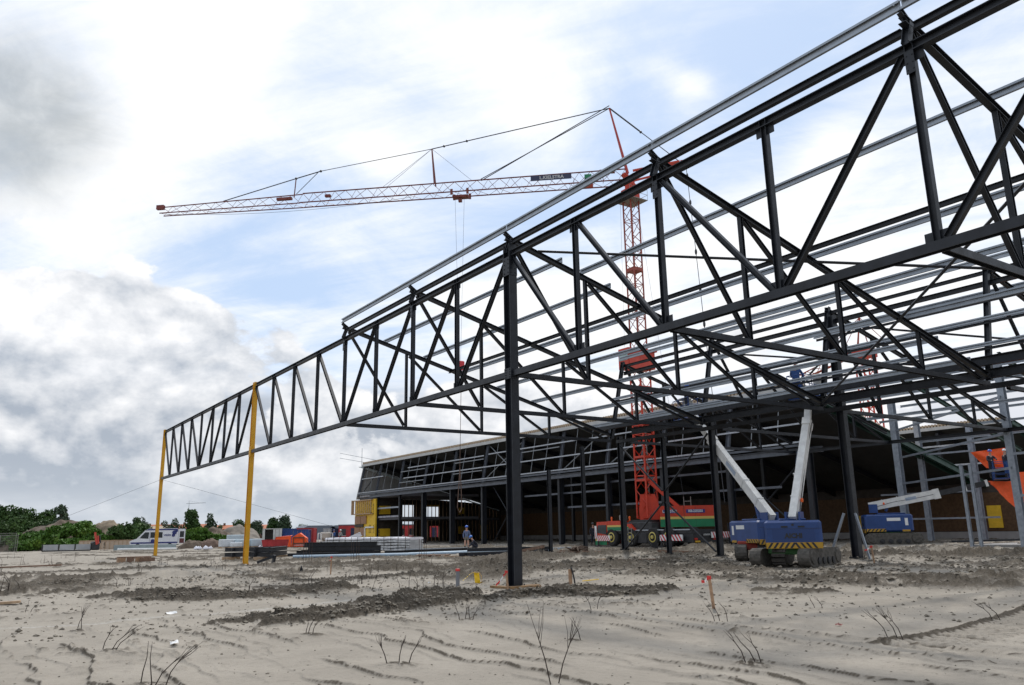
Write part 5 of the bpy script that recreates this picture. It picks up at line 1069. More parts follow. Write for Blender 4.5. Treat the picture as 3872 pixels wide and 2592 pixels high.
# orange tarpaulin tent
t = thing('tarpaulin_tent', 'bright orange tarpaulin tent beside the containers', 'tent', (31.2, 91, .3)); ORT = mat('orange_tarp', (.85, .10, .012), .55, 0, .1, 3., .35, 4.)
def cloth(b, P, nx, ny, amp, seed, k=0):     # wrinkled sheet over four corners
    P = [Vector(p) for p in P]; nr = (P[1]-P[0]).cross(P[3]-P[0]).normalized(); vs = []
    for j in range(ny+1):
        for i in range(nx+1):
            u, v = i/nx, j/ny; p = P[0]*(1-u)*(1-v)+P[1]*u*(1-v)+P[2]*u*v+P[3]*(1-u)*v
            w = float(fbm(np.array([u*4+v*1.5+seed]), np.array([v*3-u+seed]), seed, 3)[0])-.5
            vs.append(p+nr*w*amp*2)
    b.add(vs, [(j*(nx+1)+i, j*(nx+1)+i+1, (j+1)*(nx+1)+i+1, (j+1)*(nx+1)+i) for j in range(ny) for i in range(nx)], k)
a, e = Vector((29.6, 90.8, .3)), Vector((32.7, 89.4, .3)); dp = Vector((1.0, 2.2, 0)); U = Vector((0,0,1))
b = MB(); cloth(b, [a, a.lerp(e,.5), a.lerp(e,.5)+U*1.2, a+U*1.1+dp*.05], 10, 6, .05, 3); cloth(b, [a+U*1.1, a.lerp(e,.5)+U*1.2, a.lerp(e,.5)+U*1.25+dp, a+U*1.1+dp], 8, 6, .05, 4); cloth(b, [a+dp, a, a+U*1.1, a+U*1.1+dp], 6, 6, .05, 9)
m0 = a.lerp(e,.52); cloth(b, [m0, e, e+U*.9, m0+U*1.0], 10, 6, .06, 5); cloth(b, [m0+U*1.0, m0.lerp(e,.5)+U*1.5, m0.lerp(e,.5)+U*1.5+dp, m0+U*1.0+dp], 6, 6, .04, 6); cloth(b, [m0.lerp(e,.5)+U*1.5, e+U*.9, e+U*.9+dp, m0.lerp(e,.5)+U*1.5+dp], 6, 6, .04, 7); cloth(b, [e, e+dp, e+U*.9+dp, e+U*.9], 6, 6, .04, 8); b.add([m0+U*1.0, m0.lerp(e,.5)+U*1.5, e+U*.9], [(0,1,2)])
b.build('tarpaulin', ORT, t, True)
b = MB(); 
for z in (.35, .98): b.ext(Bprof(.12,.06), m0.lerp(e,.1)+U*z-dp*.06, e.lerp(m0,.15)+U*z-dp*.06, UP)
for q in (.12, .82): b.ext(Bprof(.07,.07), m0.lerp(e,q)-dp*.05, m0.lerp(e,q)+U*1.0-dp*.05, XX)
b.build('timber_rack', mat('dark_timber', (.10,.06,.04), .85), t)
t = thing('skip', 'low red waste skip in front of the orange tarpaulin tent', 'skip', (28.5, 87.6, .3)); a, e = Vector((27.2,88,.3)), Vector((29.8,87,.3)); d = (e-a).normalized(); n_ = Vector((-d.y,d.x,0))
MB().add([a+d*.15, e-d*.15, e-d*.15+n_*1.5, a+d*.15+n_*1.5, a+U*.8, e+U*.8, e+U*.8+n_*1.6, a+U*.8+n_*1.6], [(0,1,2,3),(0,1,5,4),(1,2,6,5),(2,3,7,6),(3,0,4,7)]).ext(Bprof(.07,.08), a+U*.8, e+U*.8, UP).build('body', CR, t)
for q in (.2,.5,.8): MB().ext(Bprof(.06,.08), a.lerp(e,q)-n_*.03, a.lerp(e,q)+U*.78-n_*.05, d).build('rib', CR, t)
t = thing('hopper_tank', 'pale silo hopper on a white frame by the red container', 'tank', (36.4, 93.3, .3)); b = MB()
for x in (-.7,.7):
    for y in (-.5,.5): b.bx(36.4+x-.05, 36.4+x+.05, 93.3+y-.05, 93.3+y+.05, .3, 1.75)
for z in (.7,1.7): b.bx(35.65,37.15,92.75,92.82,z,z+.07).bx(35.65,37.15,93.78,93.85,z,z+.07)
b.build('stand', MATS['sign_white'], t); MB().lathe((36.4,93.3,.6), [(.12,0),(.6,.55),(.62,1.1),(.5,1.25)], 18).build('hopper', mat('beige_tank', (.5,.45,.38), .6), t)
# ------------------------------------------------------------------ van, lorry, formwork, fence
t = thing('van', 'white and blue work van with its rear door open', 'van', (21.2, 113.2, .2), None, math.atan2(-1.1, 5.7)+math.pi)   # local +x = forward
VW = mat('van_white', (.70,.71,.74), .35, 0, .04, 1.); VB = mat('van_blue', (.02,.03,.16), .35)
side = [(-2.75,.45),(2.7,.42),(2.85,.62),(2.8,.98),(2.05,1.25),(1.15,2.25),(.75,2.45),(-2.65,2.48),(-2.78,2.3)]
b = MB().prism(side, -.95, .95, 'y'); b.build('body', VW, t, local=True)
for s in (-1, 1):
    y = s*.955
    MB().prism([(.55,2.26),(1.1,2.24),(.75,2.42),(-2.7,2.42),(-2.7,2.24)], y-.012*1, y+.012, 'y').prism([(-2.74,.62),(2.7,.62),(2.75,.80),(-2.74,.80)], y-.012, y+.012, 'y').build('stripe', VB, t, local=True)
    MB().prism([(1.75,1.30),(.72,1.22),(.68,2.02),(1.15,2.02)], y-.016, y+.016, 'y').build('cab_window', GLASS, t, local=True); MB().prism([(.5,1.32),(-.9,1.32),(-.9,2.02),(.5,2.02)], y-.016, y+.016, 'y').build('side_window', GLASS, t, local=True)
    MB().bx(.56,.60,y-.014,y+.014,.7,2.15).build('door_gap', mat('grey_seam', (.25,.25,.28), .6), t, local=True)
b = MB(); text_mesh(b, 'VISSER b.v.', .30, frame((-1.72,.975,1.62), (-1,0,0), (0,0,1)), 0, bold=.008); b.build('lettering', VB, t, local=True)
MB().lathe((-2.3,.97,1.95), [(.28,-.01),(.28,.01)], 9, 0, 'y').lathe((-2.55,.97,2.15), [(.18,-.01),(.18,.01)], 8, 0, 'y').lathe((-2.2,.97,1.6), [(.2,-.01),(.2,.01)], 8, 0, 'y').lathe((.2,.975,.92), [(.25,-.01),(.25,.01)], 9, 0, 'y').build('blue_emblem', VB, t, local=True)
MB().add([(2.03,-.8,1.3),(2.03,.8,1.3),(1.2,.75,2.18),(1.2,-.75,2.18)], [(0,1,2,3)]).add([(2.07,-.8,1.31),(2.07,.8,1.31),(1.24,.75,2.19),(1.24,-.75,2.19)], [(0,1,2,3)]).build('windscreen', GLASS, t, local=True)
for y in (-.7,.7): MB().bx(2.72,2.86,y-.18,y+.18,.75,.95).build('headlight', MATS['sign_white'], t, local=True)
for x in (-1.85,1.9):
    for y in (-.85,.85): MB().lathe((x,y,.33), [(.15,-.11),(.30,-.11),(.33,-.06),(.33,.06),(.30,.11),(.15,.11)], 18, 0, 'y').lathe((x,y,.33), [(.17,-.12),(.05,-.13),(.05,.13),(.17,.12)], 12, 1, 'y').build('wheel', [TYRE, MATS['dull_metal']], t, local=True)
d = MB().bx(-3.6,-2.8,.88,.94,.55,2.4).bx(-3.45,-2.95,.87,.95,1.35,2.1,1).bx(-3.5,-2.95,.87,.95,.62,1.2,2); d.build('rear_door', [VW, GLASS, mat('maroon_panel', (.12,.03,.03), .6)], t, local=True)
t = thing('flatbed_trailer', 'low grey drop-sided flatbed with a folded red loader crane at its end', 'trailer', (11.6, 111.3, .2))
a, e = Vector((8.6,111.7,.2)), Vector((13.7,111.1,.2)); n_ = Vector((.12,.99,0))
for i in range(3): p, q = a.lerp(e, i/3+.02), a.lerp(e, (i+1)/3-.01); MB().ext(Bprof(.62,.06), p+U*.42, q+U*.42, UP).build('side_board', CG, t)
b = MB().ext(Bprof(.14,2.2), a+n_*1.1, e+n_*1.1, UP)
for i in range(4): b.ext(Bprof(.1,.1), a.lerp(e,i/3)-n_*.02, a.lerp(e,i/3)+U*.8-n_*.02, n_)
b.build('bed', BLK, t)
MB().bx(13.75,14.6,110.6,112.4,.2,1.2,bev=.1).tube([(14.2,111,1.2),(14.5,111,1.9),(14.62,111,1.0)], .16, 8).build('loader_base', BLK, t)
MB().ext(Bprof(.22,.26), (14.25,110.7,.85), (13.95,110.75,2.3), XX).ext(Bprof(.16,.2), (14.42,110.65,.95), (14.3,110.7,1.9), XX).build('loader_arm', mat('red_arm', (.50,.05,.03), .45), t)
t = thing('timber_formwork', 'long pale timber formwork wall with black stencilled marks', 'formwork', (16.2, 116.9, .2)); a, e = Vector((13.1,117.4,.15)), Vector((20.0,116.3,.15)); b = MB().ext(Bprof(1.1,.04), a+U*.55, e+U*.55, UP)
d_ = (e-a).normalized(); n_ = Vector((d_.y,-d_.x,0)); p = a.lerp(e,.42)+U*.55+n_*.06
text_mesh(b, 'SUPR', .34, frame(p, U, -d_), 1); b.build('panel', [mat('pale_plywood', (.50,.39,.29), .8, 0, .1, 1.), INK], t)
for i in range(15): p = a.lerp(e,i/14)+n_*.06; MB().ext(Bprof(.06,.06), p, p+U*1.1, n_).build('stud', WOOD, t)
MB().ext(Bprof(.08,.16), a+U*1.14, e+U*1.14, UP).build('top_rail', WOOD, t)
def fence(a, e, h, label):
    t = thing('mesh_fence', label, 'fence', tuple(a)); a, e = Vector(a), Vector(e); n = 2
    for i in range(n+1): MB().cyl(a.lerp(e,i/n), a.lerp(e,i/n)+U*h, .03, 6).build('post', MATS['dull_metal'], t)
    b = MB()
    for z in np.linspace(.1, h, 8): b.cyl(a+U*float(z), e+U*float(z), .004 if z < h-.05 else .02, 4)
    for i in range(40): b.cyl(a.lerp(e,i/39)+U*.1, a.lerp(e,i/39)+U*h, .004, 4)
    b.build('wire_mesh', MATS['dull_metal'], t)
fence((2.6,112,.1), (5.9,109,.1), 2.0, 'wire mesh site fence at the far left edge'); fence((-3,128,.1), (6.5,124,.1), 2.3, 'taller wire mesh fence behind the one at the left edge')
# guy wires of the far yellow column
tag(MB().tube([(XA,Y1,6.4), (XA+18,Y1-12,.3)], .009, 4).build('guy_wire', WIRE), 'thin guy wire running right from the far yellow column', 'wire', 'guy wires'); tag(MB().tube([(XA,Y1,6.4), (XA-13.5,Y1+3,.3)], .009, 4).build('guy_wire', WIRE), 'thin guy wire running left from the far yellow column', 'wire', 'guy wires')
# ------------------------------------------------------------------ stacks of steel and panels
def beam_thing(name, p0, p1, prof, m, label, cat, group=None, up=UP): return tag(MB().ext(prof, p0, p1, up).build(name, m), label, cat, group)
t = thing('steel_stack', 'two-layer stack of dark V-shaped steel frames on timbers beside the nearer yellow column', 'steel stack', (17.6, 56.5, .05))
A_, B_, C_ = Vector((15.5,58.2,0)), Vector((17.4,54.4,0)), Vector((20.4,59.8,0))
for k in range(2):
    z = Vector((0,0,.36+.33*k))
    for p, q in ((A_,B_),(B_,C_),(A_,C_)): MB().ext(Iprof(.26,.2,.012,.02), p+z, q+z, UP).build('frame_beam', STEEL, t)
    for f in (.2,.45,.7):
        MB().ext(Iprof(.18,.14,.012,.018), A_.lerp(B_,f)+z, A_.lerp(C_,f)+z, UP).build('cross_member', STEEL, t); MB().bx(*(lambda v: (v.x-.05,v.x+.05,v.y-.05,v.y+.05))(A_.lerp(B_,f)+Vector((-.1,-.05,0))), z.z-.13, z.z+.13).build('cleat', STEEL, t)
for f in (.15,.85): b = MB().bx(*(lambda v: (v.x-.6,v.x+.6,v.y-.1,v.y+.1))(A_.lerp(B_,f)), .02, .22); b.build('bearer', WOOD, t)
MB().bx(19.4,20.6,59.2,59.4,.02,.2).build('bearer', WOOD, t)
t = thing('stacked_plate_girders', 'long low stack of dark steel girders left of the wrapped panels', 'steel stack', (22.8, 56, .08)); 
for k, (dx, dz, l) in enumerate([(0,0,1),(0,.36,1),(-.5,.1,.9),(-.9,.05,.8),(-.3,.62,.7)]):
    MB().ext(Iprof(.34,.26,.014,.02), (20.9+dx*.5,56.8-dx*1.2,.28+dz), (24.6+dx*.5,52.6-dx*1.2,.28+dz), UP).build('girder', STEEL, t)
MB().ext(Bprof(.04,.3), (20.5,58.4,.88), (24.7,53.4,.88), UP).build('cover_plate', GALV, t)
PIPEB = mat('pale_blue_pipe', (.36,.45,.53), .4, .2, .08, 2.)
tag(MB().cyl((18.4,52.7,.22), (25.2,49.6,.22), .11, 10).build('long_pipe', PIPEB), 'pale blue-grey pipe lying along the ground, left length', 'pipe', 'long pipes'); tag(MB().cyl((25.2,49.62,.22), (30.4,47.4,.3), .12, 10).build('long_pipe', PIPEB), 'pale blue-grey pipe lying along the ground, right length', 'pipe', 'long pipes')
beam_thing('loose_beam', (18.2,53.2,.34), (21.2,52.0,.34), Iprof(.2,.2,.012,.02), STEEL, 'dark beam lying behind the left end of the pale pipe', 'beam', 'loose beams'); beam_thing('loose_beam', (24.6,52.0,.3), (31.2,51.2,.36), Iprof(.26,.26,.012,.02), STEEL, 'dark beam lying beside the crouching worker', 'beam', 'loose beams')
for k, (p, q, l) in enumerate([((25.5,42.4,.3),(29.6,40.3,.34),'front dark tube beam left of the second row columns'), ((25.2,42.9,.3),(30.6,41.2,.36),'rear dark tube beam left of the second row columns'), ((25.6,42.6,.56),(30.2,40.6,.58),'upper dark tube beam of the pile left of the second row columns')]): beam_thing('tube_beam', p, q, Bprof(.2,.2), STEEL, l, 'beam', 'dark tube beams')
for k, (p, q, m, l) in enumerate([((29.0,45.2,.36),(33.2,43.4,.4),PIPEB,'bluish sheet bundle lying behind the free column'), ((31.0,48.6,.3),(36.5,46.4,.36),GALV,'bright galvanised profile lying right of the crouching worker'), ((27,53.6,.4),(31.6,52.6,.42),GALV,'bright galvanised profile lying behind the pale pipe'), ((29.4,38.6,.28),(32.4,36.8,.34),STEEL,'short dark profile lying near the second free column')]): beam_thing('loose_profile', p, q, Cprof(.16,.24), m, l, 'profile', 'loose profiles')
# wrapped sandwich panels
FOIL = mat('wrap_foil', (.46,.47,.48), .22, .15, .2, 2.5, .5, 5.); WTOP = mat('white_wrap', (.72,.71,.75), .3, 0, .06, 2., .4, 5.)
t = thing('panel_stack', 'long stack of foil wrapped sandwich panels with white top', 'panel stack', (30.4, 67, .2)); a, e = Vector((29.5,74,.18)), Vector((31.2,60,.18)); d = (e-a).normalized(); n_ = Vector((d.y,-d.x,0))
for k in range(5):
    b = MB(); N = 30; prof = []
    for i in range(N+1):
        p = a.lerp(e, i/N); bul = .04*abs(math.sin(i*1.6+k))+.03*random.random(); vs = []
        for u, z in ((-.62-bul,.03),(-.62-bul,.16),(-.5,.21),(.5,.21),(.62+bul,.16),(.62+bul,.03),(.5,0),(-.5,0)): vs.append(p+n_*u*1.05+U*(z*1.02+.22*k+.02*math.sin(i*.7+k)+.012*random.random()))
        b.v += [tuple(v) for v in vs]
        if i: s = 8*(i-1); b.f += [(s+j, s+(j+1) % 8, s+8+(j+1) % 8, s+8+j) for j in range(8)]; b.k += [0]*8
    b.f += [tuple(range(8)), tuple(range(8*N, 8*N+8))]; b.k += [0, 0]
    o = b.build('wrapped_panel', FOIL if k < 4 else WTOP, t)
for i in range(13):
    p = a.lerp(e, (i+.5)/13); MB().ext(Bprof(.05,.008), p-n_*.70+U*.02, p-n_*.70+U*1.12, n_).ext(Bprof(.05,.008), p+n_*.70+U*.02, p+n_*.70+U*1.12, n_).ext(Bprof(.01,.06), p-n_*.70+U*1.135, p+n_*.70+U*1.135, UP).build('strap', mat('dark_strap', (.09,.075,.06), .8), t)
for i in (1, 3, 8): p = a.lerp(e, i/10); MB().ext(Bprof(.07,.07), p-n_*.78-d*.5, p-n_*.72+d*.1+U*1.0, n_).build('leaning_batten', WOOD, t)
for i in (2, 5, 8): p = a.lerp(e, i/10); MB().ext(Bprof(.1,.1), p-n_*.8-U*.06, p+n_*.8-U*.06, UP).build('bearer', WOOD, t)
# pallets, bags, tanks by the left yard
WPL = mat('white_plastic_wrap', (.55,.58,.60), .35, 0, .15, 1.2, .4, 4.); LBL = mat('pale_bluish_block', (.42,.50,.54), .5, 0, .12, 1.)
for k, (x, y, w_, h, m, l) in enumerate([(24.6,91.9,.75,.95,WPL,'wrapped pallet at the left end of the white row'), (26.0,91.4,.7,.95,LBL,'pale blue pallet of blocks left of the nearer yellow column'), (27.5,91.0,.6,.95,LBL,'pale blue pallet of blocks right of the nearer yellow column'), (25.2,90.4,.55,.55,WPL,'low white wrapped block in front of the pallets'), (26.4,95,.9,1.5,LBL,'taller pale pallet behind the white row')]):
    t = thing('pallet_load', l, 'pallet', (x, y, .3), 'wrapped pallets by the van'); b = MB().bx(x-w_, x+w_, y-.5, y+.5, .44, .44+h*.85, bev=.06); n_b = 4
    b.build('load', m, t); q = MB()
    for dx in (-.9,0,.9): q.bx(x+dx*w_-.06, x+dx*w_+.06, y-.5, y+.5, .3, .4)
    q.bx(x-w_, x+w_, y-.52, y+.52, .4, .435).build('pallet_base', WOOD, t)
for k, (x, y, l) in enumerate([(22.9,97.4,'white plastic bag pile left of the dark steel stack'), (24.0,97.1,'taller white plastic bag pile left of the dark steel stack'), (27.6,88.5,'white bag lying by the pale pallets')]):
    g = random.Random(k); b = MB()
    for j in range(5):
        cx, cy, r = x+g.uniform(-.4,.4), y+g.uniform(-.2,.2), g.uniform(.18,.3); b.lathe((cx,cy,.12), [(r*.5,0),(r,r*.35),(r*.9,r*.9),(r*.35,r*1.4),(.04,r*1.7)], 9)
    tag(b.build('plastic_bag', WTOP, None, True), l, 'bag', 'white plastic bags')
t = thing('trough_profile', 'low galvanised trough profile lying in front of the van', 'profile', (18, 102, .3)); MB().ext(Cprof(.6,.5,.02,.1), (15.3,103.9,.5), (20.9,98.4,.5), UP).build('trough', mat('greenish_zinc', (.26,.31,.32), .45, .3, .1, 1.5), t)
tag(MB().cyl((15.3,101.8,.32), (20.6,97.4,.32), .12, 10).build('white_pipe', WHITE), 'long white pipe lying in front of the galvanised trough', 'pipe')
for k, (x, y, z) in enumerate([(37.2,86.8,1.1),(36.6,87.6,.9)]): tag(MB().ext(Bprof(.5,.9), (x-.9,y+.5,z-.35), (x+.7,y-.4,z+.45 if k == 0 else z-.1), UP).build('covered_machine', [WTOP, mat('red_cover', (.5,.06,.03), .5)][k]), ['white and blue sloping cover in front of the yellow hall front', 'red rounded cover left of the yellow hall front'][k], 'cover')
# yellow insulation boards against walls, tarps at the right
def board(x0, y0, x1, y1, z0, z1, label, txt=None):
    b = MB(); p, q = Vector((x0,y0,0)), Vector((x1,y1,0)); d = (q-p).normalized(); n_ = Vector((d.y,-d.x,0)); b.ext(Bprof(z1-z0,.08), p+U*(z0+z1)/2, q+U*(z0+z1)/2, UP)
    s = -1 if n_.dot(p) > 0 else 1
    if txt: text_mesh(b, txt, min(z1-z0,1.)*.42, frame((p+q)/2+U*(z0+z1)/2+n_*s*.05, U, -d if s > 0 else d), 1)
    return tag(b.build('insulation_panel', [YFOIL, INK]), label, 'panel', 'yellow panels leaning in the hall')
board(70.72,46.5,70.72,45.2,1.4,2.45,'yellow insulation panel behind the left end of the side-on lift','BK2'); board(70.72,33.9,70.72,32.8,1.2,3.0,'tall yellow insulation panel behind the slim post pair'); board(56.0,61.9,56.4,61.2,.3,2.3,'yellow panel standing behind the crane cab')
t = thing('hanging_tarp', 'large orange-red tarpaulin hanging at the right edge', 'tarpaulin', (57, 24, .5)); b = MB(); cloth(b, [(56.3,24.9,.4),(59.6,20.0,.4),(59.4,20.1,5.0),(56.2,25.0,4.75)], 24, 18, .14, 12); b.build('sheet', ORT, t, True); b = MB(); cloth(b, [(55.6,26.0,3.9),(56.3,24.9,2.0),(56.25,25.0,4.2),(55.6,26.3,4.3)], 14, 12, .1, 15); b.build('side_sheet', ORT, t, True)
t = thing('blown_tarp', 'orange tarpaulin stretched above the low lift basket', 'tarpaulin', (56.5, 26.6, 5.2)); b = MB(); cloth(b, [(56.9,26.9,5.2),(57.4,26.0,5.1),(57.5,25.8,6.5),(56.5,27.6,6.3)], 16, 12, .14, 14); b.build('sheet', ORT, t, True)
t = thing('orange_platform', 'orange railed work platform at the right edge', 'platform', (58.2, 23.0, 4.8)); ORP = mat('orange_platform_paint', (.60,.09,.02), .5, 0, .1, 3.)
MB().bx(57.0,60.2,22.0,24.2,4.8,4.95).build('deck', ORP, t); b = MB()
for x in (57,58.05,59.1,60.2):
    for y in (22,24.2): b.cyl((x,y,4.95),(x,y,6.05),.035,6)
for z in (5.3,5.7,6.05):
    for y in (22,24.2): b.cyl((57,y,z),(60.2,y,z),.03,6)
    b.cyl((57,22,z),(57,24.2,z),.03,6)
b.build('railing', ORP, t)
MB().bx(57.4,59.8,22.8,23.5,1.0,1.5,bev=.1).cyl((58,23.1,1.5),(58,23.1,4.8),.12,8).cyl((59.2,23.1,1.5),(59.2,23.1,4.8),.12,8).build('scissor_base', ORP, t)
tag(MB().bx(47.6,52.5,20.2,24.0,.26,.44).build('concrete_slab', PLINTH), 'pale concrete slab at the foot of the end frame', 'slab'); beam_thing('loose_beam', (52.5,27.6,.5), (55.5,24.6,.55), Bprof(.12,.2), STEEL, 'thin dark beam lying at the foot of the end frame', 'beam', 'loose beams')
# ------------------------------------------------------------------ small things on the sand
STK = mat('stake_wood', (.36,.22,.13), .8, 0, .2, 8.); TAPER = mat('red_tape', (.60,.03,.025), .5); TAPEW = mat('white_tape', (.78,.77,.75), .5)
def stake(x, y, h, lean, tail, label):
    z = gz(x, y); t = thing('survey_stake', label, 'stake', (x, y, z), 'survey stakes'); MB().ext(Bprof(.04,.05), (0,0,-.15), (lean[0],lean[1],h), XX).build('post', STK, t, local=True)
    top = Vector((lean[0],lean[1],h-.02)); b = MB(); pts = [top, top+Vector(tail)*.3, top+Vector(tail)*.6+Vector((0,0,-.03)), top+Vector(tail)]
    for i in range(3):
        p, q = pts[i], pts[i+1]; dn = Vector((0,0,-.055)); b.add([p,q,q+dn,p+dn,p+Vector((.01,.01,0)),q+Vector((.01,.01,0)),q+dn+Vector((.01,.01,0)),p+dn+Vector((.01,.01,0))], [(0,1,2,3),(7,6,5,4),(0,4,5,1),(3,2,6,7),(0,3,7,4),(1,5,6,2)], 1 if i == 1 else 0)
    b.bx(lean[0]-.03, lean[0]+.03, lean[1]-.03, lean[1]+.03, h-.07, h, 0); b.build('tape', [TAPER, TAPEW], t, local=True)
stake(12.72, 11.6, .63, (-.06,.03), (-.13,.09,-.06), 'tall wooden stake with red and white tape in the right foreground'); stake(13.0, 19.4, .56, (-.05,.03), (-.24,.17,-.34), 'wooden stake with red and white tape beside the thick column foot'); stake(13.0, 32.6, .72, (.02,0), (-.06,.03,-.12), 'wooden stake with red tape in front of the pale pipe'); stake(28.4, 17.9, .62, (-.06,.02), (-.22,.15,-.12), 'wooden stake with red tape at right, beyond the tall thick column'); 
t = thing('standpipe', 'grey upright pipe with a red rim left of the thick column', 'pipe', (11.88, 20.3, gz(11.88,20.3))); MB().lathe((0,0,-.1), [(.055,0),(.055,.68)], 16).build('tube', mat('grey_plastic', (.16,.165,.18), .5), t, local=True); MB().lathe((0,0,.56), [(.062,0),(.062,.06),(.05,.065)], 16).build('rim', TAPER, t, local=True)
t = thing('yellow_sheet', 'crumpled yellow plastic sheet left of the thick column', 'plastic sheet', (14.28, 23.35, gz(14.28,23.35))); b = MB(); YPL = mat('yellow_plastic', (.80,.50,.01), .4, 0, .1, 5.)

Q = [(-.40,.10),(-.27,.20),(-.13,.33),(.02,.38),(.15,.36),(.22,.26),(.24,.03)]
for k in range(6): (s0,z0),(s1,z1) = Q[k],Q[k+1]; cloth(b, [(s0*.82,-s0*.56-.05,z0),(s1*.82,-s1*.56-.05,z1),(s1*.82+.12,-s1*.56+.16,z1*.96),(s0*.82+.12,-s0*.56+.16,z0*.96)], 4, 6, .025, 31)
cloth(b, [(.02,-.04,.03),(.2*.82,-.16,.02),(.15*.82,-.13,.34),(-.02,-.02,.36)], 6, 8, .05, 35); b.build('sheet', YPL, t, True, local=True)
t = thing('marker_post', 'short wooden post with a black cable standing right of the thick column', 'post', (15.3, 19.5, gz(15.3,19.5))); MB().ext(Bprof(.09,.06), (0,0,-.1), (-.01,.01,.5), XX).build('post', STK, t, local=True); MB().tube([(.0,-.03,.55),(.03,-.05,.45),(.08,-.07,.2),(.1,-.08,.02)], .025, 7).build('cable', BLK, t, local=True)
tag(MB().ext(Bprof(.02,.12), (15.9,19.7,gz(15.9,19.7)+.12), (16.3,19.4,gz(16.3,19.4)+.14), UP).build('yellow_strip', YPL), 'small yellow plastic strip lying behind the marker post', 'strip')
tag(MB().lathe((11.94,17.45,gz(11.94,17.45)-.01), [(.03,0),(.035,.09),(.03,.1)], 10).build('paper_cup', mat('pale_blue_cup', (.42,.62,.72), .4)), 'small white and blue cup on the sand in front of the thick column', 'cup')
for k, (x, y, r, w_, d_, l) in enumerate([(2.95,13.6,.3,.06,.05,'crumpled white paper on the sand at the left'), (4.15,19.6,.1,.11,.05,'flat white paper scrap on the pale wheel track'), (12.4,8.6,.5,.06,.04,'small reddish crumpled scrap on the sand at right'), (13.4,24.8,.2,.04,.02,'tiny white scrap beyond the yellow sheet')]):
    b = MB(); cloth(b, [(x-w_,y-d_,gz(x,y)+.01),(x+w_,y-d_,gz(x,y)+.02),(x+w_,y+d_,gz(x,y)+.05),(x-w_,y+d_,gz(x,y)+.04)], 5, 5, .03, 40+k); tag(b.build('litter', [TAPEW, TAPEW, mat('reddish_scrap', (.25,.10,.08), .7), TAPEW][k]), l, 'litter', 'scraps of litter')
# timber bits
def plank(p, q, w_, h, label, m=WOOD, group='loose planks'):
    p, q = Vector((*p, gz(*p)+h*.5+.02)), Vector((*q, gz(*q)+h*.5+.03)); return tag(MB().ext(Bprof(h, w_), p, q, UP).build('plank', m), label, 'plank', group)
RTIM = mat('reddish_timber', (.20,.12,.08), .85, 0, .25, 6.)
plank((.1,24.9),(1.55,24.6),.16,.06,'pale plank lying on the sand at the left edge'); plank((-1,57),(5.4,55.6),.2,.08,'long reddish plank lying across the sand at the far left',RTIM); plank((-1,45.6),(1.1,45.2),.2,.08,'short pale plank at the far left edge')
plank((30.0,37.2),(32.4,35.2),.14,.07,'pale batten lying beside the second free column'); plank((29.3,38.3),(31.4,36.4),.12,.07,'second pale batten lying beside the free column',RTIM); plank((28.4,37.4),(31.0,35.4),.2,.1,'dark board lying at the foot of the two free columns',RTIM); plank((32.6,33.6),(34.8,32.2),.2,.12,'reddish plank lying behind the X braced columns',RTIM); plank((25.5,29.8),(27.5,28.4),.14,.06,'reddish plank on the churned soil before the X brace',RTIM); plank((26.1,31.2),(25.9,30.1),.1,.05,'short pale plank on the churned soil'); plank((24.0,43.4),(26.4,42.4),.14,.06,'pale plank in front of the dark tube beams')
plank((27.6,40.4),(27.9,38.0),.2,.16,'dark timber block lying between the free columns',RTIM)
t = thing('timber_crate', 'broken dark timber crate at the foot of the far yellow column', 'crate', (9.6, 57.2, gz(9.6,57.2))); b = MB(); 
for k in range(4): b.bx(-.95+.5*k, -.5+.5*k, -.1, -.04, .02, .3, k % 2)
b.bx(-.95,1.0,-.1,.5,.3,.36,1).bx(-.95,-.9,-.04,.5,.02,.3).build('boards', [STK, RTIM], t, local=True); MB().bx(.3,1.2,-.25,-.12,.05,.28).build('loose_board', RTIM, t, local=True)
t = thing('pallet', 'empty wooden pallet lying by the pale pipe', 'pallet', (24.8, 45.4, gz(24.8,45.4)), None, -.75)
for x in (-.9,-.3,.3,.9): MB().bx(x-.07, x+.07, -.6, .6, .02, .12).build('bearer', RTIM, t, local=True)
b = MB()
for i in range(6): b.bx(-1.0,1.0,-.6+.22*i,-.46+.22*i,.124,.15)
b.build('deck', RTIM, t, local=True)
t = thing('root_stump', 'tangled brown root stump between the two free columns', 'stump', (29.5, 37.0, gz(29.5,37)+.05)); b = MB(); g = random.Random(4)
for i in range(14): a_ = g.uniform(0,6.28); b.tube([(0,0,.1),(math.cos(a_)*.3,math.sin(a_)*.3,g.uniform(.1,.35)),(math.cos(a_)*.7,math.sin(a_)*.7,g.uniform(0,.3))], [.12,.07,.02], 6)
b.build('roots', mat('root_brown', (.10,.065,.045), .9), t, local=True)
tag(MB().lathe((37.2,38.6,gz(37.2,38.6)-.02), [(.20,0),(.26,.42),(.27,.42),(.24,.4),(.19,.06)], 16).build('bucket', BLK), 'black bucket on the soil in front of the crane', 'bucket')
t = thing('steel_bracket', 'small dark bracket plate lying at the nearer yellow column', 'bracket', (14.6, 46.9, gz(14.6,46.9))); MB().ext(Bprof(.14,.1), (-.2,.3,.1), (.55,-.2,.42), UP).ext(Bprof(.12,.3), (.55,-.2,.0), (.62,-.24,.5), XX).build('plate', STEEL, t, local=True)
tag(MB().prism([(12.76,.03),(12.94,.03),(12.84,.3)], 35.6, 35.68, 'y').bx(12.8,13.15,35.55,35.7,.02,.06).build('steel_wedge', STEEL), 'small grey steel wedge standing on the soil', 'wedge')
REB = mat('rust_rebar', (.07,.045,.035), .8)
